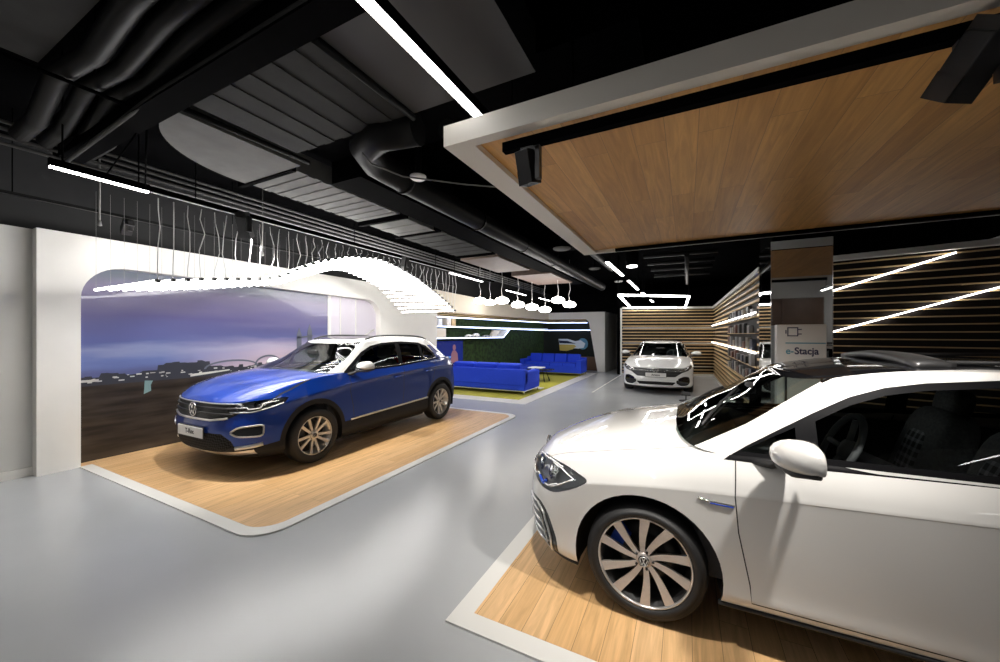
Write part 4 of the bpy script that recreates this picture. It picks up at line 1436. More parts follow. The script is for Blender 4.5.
def wheel(parent, x, y, z, R, wd, side, style, rim_m, rimR, name='wheel'):
    """side -1: outer face toward -y"""
    w_ = empty(name, (x, y, z))
    w_.parent = parent
    T = Matrix.Rotation(PI / 2 * (1 if side < 0 else -1), 4, 'X')     # local z -> outward
    h = wd / 2
    tp = [(rimR - 0.004, -h * 0.8), (rimR + 0.01, -h * 0.96), (rimR + 0.05, -h), (R - 0.022, -h * 0.93), (R - 0.004, -h * 0.75), (R, -h * 0.4),
          (R, h * 0.4), (R - 0.004, h * 0.75), (R - 0.020, h * 0.93), (R - 0.035, h * 0.985), (rimR + 0.035, h * 1.0), (rimR + 0.012, h * 0.97), (rimR - 0.004, h * 0.86)]
    MB().lathe(tp, 64, T, closed=True).build('tire', 'rubber', w_)
    # rim: barrel, lip and disc
    f = h * 0.86
    b_ = MB()
    b_.lathe([(rimR - 0.002, f - 0.03), (rimR - 0.002, f), (rimR - 0.007, f + 0.004), (rimR - 0.013, f - 0.001), (rimR - 0.014, f - 0.012), (rimR - 0.002, f - 0.03)], 56, T)
    rim = b_.build('rim', rim_m, w_)
    MB().lathe([(rimR - 0.003, -h * 0.8), (rimR - 0.004, f - 0.012), (rimR - 0.015, f - 0.013), (rimR - 0.03, -h * 0.7)], 56, T).build('rim_barrel', style.get('barrel', rim_m), w_)
    MB().lathe([(0, -h * 0.55), (rimR - 0.02, -h * 0.55), (rimR - 0.02, -h * 0.5), (0, -h * 0.5)], 40, T).build('rim_back', 'black_plastic', w_)
    sp = MB()
    n, r0, r1 = style['n'], 0.036, rimR - 0.012
    for k in range(n):
        a = 2 * PI * k / n + style.get('rot', 0) + (style.get('pair', 0) * (1 if k % 2 else -1))
        tw = style.get('twist', 0.0)
        w0, w1 = style['w0'], style['w1']
        prof = []
        for t_ in np.linspace(0, 1, 7):
            rr_ = r0 + (r1 - r0) * t_
            aa = a + tw * (1 - t_) ** 1.5
            ww = w0 + (w1 - w0) * t_ ** 1.2
            zf = f - 0.032 + 0.024 * t_ ** 1.6
            prof.append((rr_, aa, ww, zf))
        V = []
        for rr_, aa, ww, zf in prof:
            c = Vector((rr_ * math.cos(aa), rr_ * math.sin(aa), 0))
            t2 = Vector((-math.sin(aa), math.cos(aa), 0))
            V += [c + t2 * ww / 2 + Vector((0, 0, zf)), c - t2 * ww / 2 + Vector((0, 0, zf)), c - t2 * ww * 0.35 + Vector((0, 0, zf - 0.03)), c + t2 * ww * 0.35 + Vector((0, 0, zf - 0.03))]
        F = []
        for i in range(6):
            for j in range(4):
                F.append((4 * i + j, 4 * i + (j + 1) % 4, 4 * i + 4 + (j + 1) % 4, 4 * i + 4 + j))
        F += [(0, 1, 2, 3), (24, 27, 26, 25)]
        sp._add([T @ v for v in V], F)
    hb = style.get('hub', 1.0)
    sp.lathe([(0, f - 0.022), (0.045 * hb, f - 0.022), (0.062 * hb, f - 0.034), (0.066 * hb, f - 0.06), (0, f - 0.06)], 32, T)
    spk = sp.build('spokes', style.get('m', 'silver'), w_)
    nb_ = MB()
    for k in range(5):
        a = 2 * PI * k / 5
        nb_.lathe([(0, 0), (0.007, 0), (0.007, 0.012), (0, 0.012)], 8, T @ Matrix.Translation((0.05 * math.cos(a), 0.05 * math.sin(a), f - 0.038)))
    nb_.build('wheel_bolts', 'dark_metal', w_)
    MB().lathe([(0, f - 0.014), (0.026, f - 0.014), (0.031, f - 0.018), (0.031, f - 0.03), (0, f - 0.03)], 28, T).build('hub_cap', style.get('cap', 'silver'), w_)
    emblem('badge', None, T @ Matrix.Translation((0, 0, f - 0.012)), 0.025, w_, 'dark_metal' if style.get('cap') is None else 'silver')
    MB().lathe([(0.07, -0.035), (rimR * 0.76, -0.035), (rimR * 0.76, -0.02), (0.07, -0.02)], 40, T, closed=True).build('brake_disc', 'brake', w_)
    a0 = 2.6
    cal = MB()
    P = [(rimR * 0.80 * math.cos(a0 + t_), rimR * 0.80 * math.sin(a0 + t_)) for t_ in np.linspace(-0.35, 0.35, 6)] + [(rimR * 0.5 * math.cos(a0 - t_), rimR * 0.5 * math.sin(a0 - t_)) for t_ in np.linspace(-0.4, 0.4, 6)]
    V = [T @ Vector((p[0], p[1], -0.01)) for p in P] + [T @ Vector((p[0], p[1], 0.025)) for p in P]
    k = len(P)
    cal._add(V, [tuple(range(k)), tuple(range(k, 2 * k))[::-1]] + [(i, (i + 1) % k, k + (i + 1) % k, k + i) for i in range(k)])
    cal.build('brake_caliper', style.get('caliper', 'dark_metal'), w_)
    return w_


def make_car(c, loc, rz, label):
    """c: dictionary of curves and outlines of one kind of car"""
    root = empty('car', loc, rz)
    tag(root, label, 'car')
    paint = c['paint']
    xf, xr, WB = c['xf'], c['xr'], c['WB']
    Wf = hermite(c['W'])
    B = Body()
    # ---- lower body levels: (z table, width factor, front x, rear x, corner length)
    lev = []
    for (ztab, wf_, dxf, dxr, Lf, Lr, nf) in c['levels']:
        zf = hermite(ztab)
        x, y = ring(lambda q, w=wf_: Wf(q) * w, xf + dxf, xr - dxr, Lf, Lr, nf)
        lev.append(np.stack([x, y, zf(x)], 1))
    G = catmull(np.array(lev), set(c.get('crease', ())), 5)
    top = lev[-1]
    zc = hermite(c['hood_c'])
    K = np.concatenate([np.linspace(1, 0.9, 4)[1:], np.linspace(0.9, 0, 14)[1:]])
    rows = []
    xt = top[:, 0]
    tz = top[:, 2]
    # at the nose the bonnet pulls in from the rim
    xc_ = xf + c['levels'][-1][2]
    for k in K:
        sh_ = np.where(xt < xc_ + 0.6, (1 - k) * c.get('pull', 0.10) * np.clip((xc_ + 0.6 - xt) / 0.6, 0, 1), 0)
        xx = xt + sh_
        zz = tz + (zc(xx) - tz) * (1 - k ** c.get('crown', 2.4))
        rows.append(np.stack([xx, top[:, 1] * k, zz], 1))
    G = np.concatenate([G, np.array(rows)])
    nlow = 5 * (len(lev) - 1)
    cowl = c['cowl']
    rearx = c['gh_rear'][0]

    def idl(i, j):
        if i >= nlow:
            m_ = G[i, j]
            return 'hood' if m_[0] < cowl + 0.45 and i > nlow + 1 else 'body_shell'
        return 'body_shell'
    B.grid(G, 0, idl)
    # ---- greenhouse
    x0, x1 = c['gh_front']
    xr0, xr1 = c['gh_rear']
    Wa, Wb_ = hermite(c['gh_W0']), hermite(c['gh_W1'])
    zb_, zr_ = hermite(c['gh_z0']), hermite(c['roof'])
    rows = []
    NT_ = 15
    for i in range(NT_):
        t_ = i / (NT_ - 1)
        bul = 0.018 * math.sin(PI * t_)
        xa = x0 + (x1 - x0) * t_ + c.get('ws_bow', -0.02) * math.sin(PI * t_)
        xb = xr0 + (xr1 - xr0) * t_ ** c.get('rear_pow', 1.0)
        Lf = c['gh_L'][0] * (1 - t_) + c['gh_L'][1] * t_
        x, y = ring(lambda q: (Wa(q) * (1 - t_) + Wb_(q) * t_) + bul, xa, xb, Lf, 0.35, c.get('gh_n', 2.6), 3.0)
        z = zb_(x) * (1 - t_) + zr_(x) * t_
        rows.append(np.stack([x, y, z], 1))
    topg = rows[-1]
    NR_ = 16
    for i in range(1, NR_ + 1):
        k = 1 - i / NR_
        kk = k ** 0.85
        xx = topg[:, 0] + np.where(topg[:, 0] < x1 + 0.6, (1 - kk) * 0.04, -(1 - kk) * 0.02)
        # rounded cant rail then flat roof
        zz = topg[:, 2] + c.get('roof_crown', 0.045) * (1 - kk ** 3.0)
        rows.append(np.stack([xx, topg[:, 1] * kk, zz], 1))
    G2 = np.array(rows)
    wsj = c.get('ws_j', 17)
    roofx = c.get('sunroof', None)
    nN = G2.shape[1]

    def idg(i, j):
        ctr = (G2[i, j] + G2[i + 1, j + 1]) / 2
        if i < NT_ - 1:
            if j < wsj:
                return 'windshield' if i >= 0 else 'body_shell'
            if j >= nN - 1 - c.get('rw_j', 15) and 2 < i < NT_ - 2:
                return 'rear_window'
            return 'pillar'
        if roofx and c.get('header', True) and j < wsj + (3 if i > NT_ else 1) and i >= NT_ - 1:
            return 'sunroof'
        if i >= NT_ + 1 and roofx and roofx[0] < ctr[0] < roofx[1] and (G2[i, NC + 5, 1] if False else True) and i >= NT_ + roofx[2]:
            return 'sunroof'
        return 'roof'
    B.grid(G2, 1, idg)
    B.bm.normal_update()
    bmesh.ops.recalc_face_normals(B.bm, faces=B.bm.faces[:])
    # open the lower body under the greenhouse along its footprint
    fp = [(r_[0], r_[1] * 0.985) for r_ in G2[0]]
    fp = fp[2:-2:2]
    fp = [(fp[0][0], -0.01)] + fp + [(fp[-1][0], -0.01)]
    fp = [(x + (0.012 if x < cowl + 0.6 else 0), y) for x, y in fp]
    B.cut(fp, *TOP, lambda p, n, r: r == 0 and n.z > 0.35 and p.z > 0.8, 'DEL', only=['body_shell', 'hood'])
    c['cuts'](B, c)
    # wheel arches: remove the discs, fold a lip inward
    for wx in (0.0, WB):
        ra = c['arch']
        selA = lambda p, n, r: r == 0 and p.z < c['R'] + ra + 0.05 and abs(p.x - wx) < ra + 0.15 and p.y > c['W'][0][1] * 0.55
        B.cut(circ(wx, c['R'] + c.get('arch_dz', 0.0), ra, 44), *SIDE, selA, 'DEL')
    mats = dict(c['mats'])
    pairs = set(c['pairs'])
    parts = B.finish(root, mats, pairs, parents=c.get('parents', {}))
    # surface finder for trims
    bv = BVHTree.FromBMesh(B.bm)
    c['bvh'] = bv
    W_ = Wf(WB / 2)
    # liners
    for wx in (0.0, WB):
        for sd in (-1, 1):
            l_ = MB()
            ra = c['arch'] + 0.003
            yo = float(Wf(wx)) - 0.028
            n_ = 28
            V, F = [], []
            for i in range(n_ + 1):
                a = -0.30 + (PI + 0.60) * i / n_
                for yy, rr_ in ((yo, ra), (yo - 0.10, ra + 0.01), (yo - 0.36, ra - 0.01), (yo - 0.36, 0.05)):
                    V.append((wx + rr_ * math.cos(a), yy * sd, c['R'] + rr_ * math.sin(a)))
            for i in range(n_):
                for j in range(3):
                    F.append((4 * i + j, 4 * i + j + 1, 4 * i + 5 + j, 4 * i + 4 + j))
            l_._add(V, F, True)
            l_.build('wheel_arch_liner', 'black_plastic', root)
    # floor pan, inner tub, dashboard, seats, steering wheel
    sp_ = WB - 2 * c['arch']
    MB().box((WB / 2, 0, 0.24), (sp_ - 0.02, 2 * W_ - 0.22, 0.12)).box((WB / 2, 0, 0.25), (WB + 0.9, 1.0, 0.10)).build('underbody', 'black_plastic', root)
    zb0 = float(zb_(x0 + 0.9)) - 0.02
    tub = MB()
    yt = W_ - 0.13
    xa, xb = cowl + 0.10, rearx - 0.25
    for sd in (-1, 1):
        tub.box(((xa + xb) / 2, sd * yt, (0.3 + zb0) / 2), (xb - xa, 0.04, zb0 - 0.3))
    tub.box((xa, 0, 0.55), (0.04, 2 * yt, 0.7)).box((xb, 0, 0.6), (0.04, 2 * yt, 0.7)).box(((xa + xb) / 2, 0, 0.32), (xb - xa, 2 * yt, 0.03))
    tub.build('cabin_lining', 'interior', root)
    d_ = MB()
    zd = float(zb_(x0 + 0.5))
    d_.prism([(xa - 0.15, zd - 0.05), (xa + 0.25, zd + 0.0), (xa + 0.48, zd - 0.06), (xa + 0.46, zd - 0.28), (xa + 0.2, 0.35), (xa - 0.15, 0.35)], -yt + 0.02, yt - 0.02, 'y')
    d_.build('dashboard', 'interior', root)
    sy = -0.37
    # steering wheel and cowl of the instruments
    sw = MB()
    Rm = Matrix.Translation((xa + 0.72, sy, zd + 0.01)) @ Matrix.Rotation(math.radians(-66), 4, 'Y')
    P = [Rm @ Vector((0.195 * math.cos(a), 0.195 * math.sin(a), 0)) for a in np.linspace(0, 2 * PI, 33)[:-1]]
    sw.tube(P, 0.017, 10, closed=True)
    for a in (0, PI, -PI / 2):
        sw.tube([Rm @ Vector((0, 0, -0.03)), Rm @ Vector((0.17 * math.sin(a + PI / 2), 0.17 * math.cos(a + PI / 2), 0))], 0.016, 8)
    sw.lathe([(0, 0), (0.055, -0.01), (0.06, -0.05), (0, -0.07)], 20, Rm)
    sw.tube([Rm @ Vector((0, 0, -0.03)), Rm @ Vector((0, 0, -0.30))], 0.03, 10)
    sw.build('steering_wheel', 'wheel_leather', root)
    sxf = xa + 1.22
    for yy, xs, fr_ in ((sy, sxf, 1), (-sy, sxf, 1), (sy, sxf + 0.88, 0), (-sy, sxf + 0.88, 0)):
        s_ = MB()
        s_.blob((xs - 0.18, yy, 0.52), (0.56, 0.50, 0.18), 0.45, 12)
        s_.blob((xs + 0.16, yy, 0.82), (0.20, 0.50, 0.66), 0.5, 14, Matrix.Rotation(0.30, 3, 'Y'))
        seat = s_.build('seat', 'seat', root)
        hr = MB()
        hz = zd + 0.20
        hr.blob((xs + 0.275, yy, hz), (0.11, 0.27, 0.19), 0.55, 12, Matrix.Rotation(0.2, 3, 'Y'))
        hr.tube([(xs + 0.25, yy - 0.05, hz - 0.17), (xs + 0.275, yy - 0.05, hz)], 0.007, 6).tube([(xs + 0.25, yy + 0.05, hz - 0.17), (xs + 0.275, yy + 0.05, hz)], 0.007, 6)
        hr.build('headrest', 'seat', seat)
        if c.get('plaid') and fr_:
            p_ = MB()
            p_.blob((xs + 0.125, yy, 0.79), (0.17, 0.27, 0.46), 0.45, 12, Matrix.Rotation(0.30, 3, 'Y'))
            p_.build('plaid_panel', c['plaid'], seat)
    # headliner
    lin = []
    for k in range(NT_ + 1, NT_ + NR_):
        lin.append(G2[k])
    H_ = MB()
    V, F = [], []
    for sd in (-1, 1):
        base = len(V)
        nn = len(range(NC, nN - NC))
        kk = 0
        for row in lin[1:]:
            for j in range(NC, nN - NC):
                V.append((row[j, 0], row[j, 1] * sd, row[j, 2] - 0.035))
            kk += 1
        for a in range(kk - 1):
            for b_ in range(nn - 1):
                F.append((base + a * nn + b_, base + a * nn + b_ + 1, base + (a + 1) * nn + b_ + 1, base + (a + 1) * nn + b_))
    H_._add(V, F, True)
    H_.build('headliner', c.get('liner', 'interior'), root)
    for sd in (-1, 1):
        for wx in (0.0, WB):
            wheel(root, wx, sd * (float(Wf(wx)) - c['tw'] / 2 - 0.012), c['R'], c['R'], c['tw'], sd, c['wheel'], c['rim_m'], c['rimR'])
    c['extras'](B, c, root, parts)
    B.bm.free()
    return root


def hit(c, o, d):
    r = c['bvh'].ray_cast(Vector(o), Vector(d).normalized())
    return r[0], r[1]


def strip(c, pts, how, r, name, m, parent, off=0.003, flat=None, sides=(-1, 1), centre=False, closed=False, sub=4):
    """tube hugging the skin. pts are 2D: how='side' (x,z), 'front' (y,z), 'diag' (a,z), 'rear' (y,z)"""
    P = []
    n = len(pts)
    q = [Vector(p) for p in pts]
    seq = []
    for i in range(n if closed else n - 1):
        for s_ in range(sub):
            seq.append(q[i].lerp(q[(i + 1) % n], s_ / sub))
    if not closed:
        seq.append(q[-1])
    for u in seq:
        if how == 'side':
            o, d = (u.x, 3, u.y), (0, -1, 0)
        elif how == 'front':
            o, d = (-4, abs(u.x), u.y), (1, 0, 0)
        elif how == 'rear':
            o, d = (9, abs(u.x), u.y), (-1, 0, 0)
        elif how == 'diag':   # looking from the front corner, a=(x-y)/sqrt2... direction (1,-1)
            k = 1 / math.sqrt(2)
            o = (u.x * k - 3 * k, u.x * k + 3 * k, u.y)
            d = (1, -1, 0)
        h_, n_ = hit(c, o, d)
        if h_ is None:
            continue
        if n_.dot(Vector(d)) > 0:
            n_ = -n_
        h_ = h_ + n_ * off
        if how == 'front' and u.x < 0:
            h_.y = -h_.y
        P.append(h_)
    res = []
    if len(P) < 2:
        return res
    if centre:
        res.append(MB().tube(P, r, 8, closed, flat).build(name, m, parent[0] if isinstance(parent, tuple) else parent))
        return res
    for k, sd in enumerate(sides):
        pp = parent[k] if isinstance(parent, tuple) else parent
        Q = [Vector((p.x, p.y * sd, p.z)) for p in P]
        res.append(MB().tube(Q, r, 8, closed, flat).build(name, m, pp))
    return res


def mirrors(c, root, doors, x, y, z, col, low='black_plastic', s=1.0):
    """wing mirrors: rounded nose, flat glass at the back, dark underside"""
    for sd, par in ((-1, doors[0]), (1, doors[1])):
        b_ = MB()
        n, m_ = 16, 20
        rows = []
        for i in range(n + 1):
            t_ = i / n
            yy = y + 0.035 + 0.27 * s * t_
            k = (1 - abs(2 * t_ - 1.08) ** 3.2 / 1.28)
            k = max(0.16, k) * (0.72 + 0.28 * min(1, t_ * 1.6))
            row = []
            for j in range(m_):
                a = 2 * PI * j / m_
                cx, cz = math.cos(a), math.sin(a)
                px = -0.125 * s * k * abs(cx) ** 0.85 if cx > 0 else 0.030 * s * min(1, k * 1.3) * abs(cx) ** 0.35
                pz = 0.076 * s * k * math.copysign(abs(cz) ** (0.95 if cx > 0 else 0.7), cz) * (1.0 if cz > 0 else 0.62)
                row.append((x + px + 0.05 * t_, yy * sd, z + pz - 0.012 * t_))
            rows.append(row)
        V = [v for r in rows for v in r]
        F = [(m_ * i + j, m_ * i + (j + 1) % m_, m_ * i + m_ + (j + 1) % m_, m_ * i + m_ + j) for i in range(n) for j in range(m_)] + [tuple(range(m_)), tuple(range(m_ * n, m_ * n + m_))[::-1]]
        b_._add(V, F, True)
        mo = b_.build('wing_mirror', col, par)
        MB().tube([(x - 0.16, (y - 0.05) * sd, z - 0.115), (x - 0.06, (y - 0.0) * sd, z - 0.105), (x - 0.02, (y + 0.03) * sd, z - 0.085), (x, (y + 0.12) * sd, z - 0.06)], [0.02, 0.03, 0.026, 0.028], 10, flat=(1.2, 0.7)).build('mirror_foot', low, mo)
        MB().tube([(x - 0.045, (y + 0.06) * sd, z - 0.050), (x - 0.050, (y + 0.15) * sd, z - 0.062), (x - 0.02, (y + 0.25) * sd, z - 0.060), (x + 0.05, (y + 0.315) * sd, z - 0.045)], [0.016, 0.022, 0.022, 0.014], 8, flat=(1.2, 0.8)).build('indicator_strip', low, mo)
        MB().box((x + 0.062 * s, (y + 0.19) * sd, z - 0.004), (0.004, 0.19 * s, 0.105 * s), rz=-0.18 * -sd).build('mirror_glass', 'mirror', mo)


def plate(c, root, z, txt, tsize, w=0.46, h=0.105, dx=0.012, x=None):
    hp, n_ = hit(c, (-4, 0.02, z), (1, 0, 0))
    xx = hp.x - dx
    if x is not None: xx = x
    p = MB().box((xx, 0, z), (0.012, w, h), bevel=0.003).build('number_plate', 'plate', root)
    MB().box((xx + 0.006, 0, z), (0.008, w + 0.02, h + 0.02)).build('plate_holder', 'black_plastic', root)
    if txt:
        text_obj('plate_lettering', txt, tsize, M['text_black'], p, frame_mtx((xx - 0.007, 0, z), (0, -1, 0), (0, 0, 1)), 0.0008, 'CENTER', 0.0015)
    return p

paint_white = mat('paint_white', (0.80, 0.79, 0.77), 0.25, coat=1.0, spec=0.4)
paint_pearl = mat('paint_pearl', (0.80, 0.80, 0.79), 0.25, coat=1.0, spec=0.4)
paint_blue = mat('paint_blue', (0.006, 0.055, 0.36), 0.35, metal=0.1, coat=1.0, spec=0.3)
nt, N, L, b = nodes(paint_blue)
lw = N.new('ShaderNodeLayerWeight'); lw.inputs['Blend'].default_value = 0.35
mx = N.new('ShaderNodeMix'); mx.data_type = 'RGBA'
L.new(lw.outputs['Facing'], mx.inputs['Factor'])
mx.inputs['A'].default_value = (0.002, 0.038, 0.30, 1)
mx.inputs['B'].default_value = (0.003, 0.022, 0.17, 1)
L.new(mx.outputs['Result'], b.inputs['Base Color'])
glass_side = glass('glass_side', (0.72, 0.76, 0.75), 1.0)
glass_ws = glass('glass_windscreen', (0.70, 0.80, 0.76), 1.0)
glass_dark = glass('glass_dark', (0.10, 0.11, 0.11), 1.0)
glass_lamp = glass('glass_lamp', (0.92, 0.94, 0.96), 1.0)
guide_m = mat('light_guide', (0.9, 0.91, 0.93), 0.2)
lamp_mid = mat('lamp_housing_mid', (0.30, 0.31, 0.33), 0.35)
lamp_grey = mat('lamp_housing', (0.85, 0.86, 0.88), 0.4)
gap_m = mat('shut_line', (0.03, 0.03, 0.03), 0.7)
grille_m = mat('grille_black', (0.012, 0.012, 0.013), 0.35)
honey = mat('grille_mesh', (0.02, 0.02, 0.022), 0.7, spec=0.15)
nt, N, L, b = nodes(honey)
tc = N.new('ShaderNodeTexCoord'); mp = N.new('ShaderNodeMapping'); mp.inputs['Rotation'].default_value = (PI / 4, 0, 0)
L.new(tc.outputs['Object'], mp.inputs[0])
ck = N.new('ShaderNodeTexChecker'); ck.inputs['Scale'].default_value = 45
L.new(mp.outputs[0], ck.inputs[0])
ck.inputs['Color1'].default_value = (0.004, 0.004, 0.004, 1); ck.inputs['Color2'].default_value = (0.028, 0.028, 0.03, 1)
L.new(ck.outputs['Color'], b.inputs['Base Color'])
white_roof = mat('roof_white', (0.78, 0.78, 0.77), 0.25, coat=1.0)
plaid = mat('plaid_cloth', (0.1, 0.1, 0.12), 0.85)
nt, N, L, b = nodes(plaid)
tc = N.new('ShaderNodeTexCoord')
sx = N.new('ShaderNodeSeparateXYZ'); L.new(tc.outputs['Object'], sx.inputs[0])
ws_ = []
for ax in ('Y', 'Z'):
    ml = N.new('ShaderNodeMath'); ml.operation = 'MULTIPLY'; ml.inputs[1].default_value = 110
    L.new(sx.outputs[ax], ml.inputs[0])
    sn_ = N.new('ShaderNodeMath'); sn_.operation = 'SINE'; L.new(ml.outputs[0], sn_.inputs[0])
    gt = N.new('ShaderNodeMath'); gt.operation = 'GREATER_THAN'; gt.inputs[1].default_value = 0.3
    L.new(sn_.outputs[0], gt.inputs[0]); ws_.append(gt)
ad = N.new('ShaderNodeMath'); ad.operation = 'ADD'
L.new(ws_[0].outputs[0], ad.inputs[0]); L.new(ws_[1].outputs[0], ad.inputs[1])
r = N.new('ShaderNodeValToRGB')
r.color_ramp.elements[0].color = (0.04, 0.04, 0.045, 1); r.color_ramp.elements[1].color = (0.40, 0.40, 0.44, 1)
dv = N.new('ShaderNodeMath'); dv.operation = 'MULTIPLY'; dv.inputs[1].default_value = 0.5
L.new(ad.outputs[0], dv.inputs[0]); L.new(dv.outputs[0], r.inputs[0]); L.new(r.outputs[0], b.inputs['Base Color'])

k2 = 1 / math.sqrt(2)
DIAG = ((k2, k2, 0), (0, 0, 1))


def base_mats(paint, roof=None, pillar=None):
    return {'body_shell': paint, 'hood': paint, 'roof': roof or paint, 'pillar': pillar or paint, 'windshield': glass_ws, 'rear_window': glass_dark,
            'front_door': paint, 'rear_door': paint, 'side_window': glass_side, 'quarter_window': glass_side, 'window_trim': M['trim_black'],
            'sunroof': M['black_gloss'], 'panel_gap': gap_m, 'headlight': glass_lamp, 'grille': grille_m, 'lower_grille': honey, 'air_intake': M['black_gloss'],
            'side_cladding': M['cladding'], 'sill': M['black_plastic'], 'tail_light': M['lamp_red'], 'front_bumper': paint, 'fuel_flap': paint,
            'lower_lip': M['silver'], 'windshield_border': M['black_gloss'], 'window_divider': M['black_gloss']}


def lamp_inside(c, root, side, pts, eye, depth=0.05, drl=None, blue_=None, dirv='diag'):
    """reflector bowl and projector lenses behind the clear cover; pts: (a, z) lens centres"""
    r_ = []
    for (a, z, rad) in eye:
        o, d = (a * k2 - 3 * k2, a * k2 + 3 * k2, z), (1, -1, 0)
        h_, n_ = hit(c, o, d)
        if h_ is None:
            continue
        h_ = h_ + Vector((1, -1, 0)).normalized() * depth
        T = Vector((-1, 0.45, 0)).normalized().to_track_quat('Z', 'Y').to_matrix().to_4x4()
        T.translation = h_
        if side < 0:
            T = Matrix.Scale(-1, 4, (0, 1, 0)) @ T
        l_ = MB().lathe([(0, 0.012), (rad * 0.6, 0.008), (rad, -0.006), (rad * 1.1, -0.012), (rad * 1.3, 0.0), (rad * 1.35, -0.03), (0, -0.04)], 20, T)
        r_.append(l_.build('projector_lens', M['chrome'], root))
    return r_


def lamp_bowl(c, parent, side, poly, m, depth=0.06, how='diag'):
    """dark housing behind the lens: the lamp outline pushed into the body"""
    V = []
    for (a, z) in poly:
        o, d = (a * k2 - 3 * k2, a * k2 + 3 * k2, z), (1, -1, 0)
        h_, n_ = hit(c, o, d)
        if h_ is None:
            continue
        V.append(h_)
    cen = sum(V, Vector()) / len(V)
    ins = Vector((1, -1, 0)).normalized()
    back = [v.lerp(cen, 0.12) + ins * depth for v in V]
    k = len(V)
    P = [Vector((v.x, v.y * side, v.z)) for v in V + back + [cen + ins * depth]]
    F = [(i, (i + 1) % k, k + (i + 1) % k, k + i) for i in range(k)] + [(k + i, k + (i + 1) % k, 2 * k) for i in range(k)]
    b_ = MB(); b_._add(P, F)
    return b_.build('lamp_housing', m, parent)


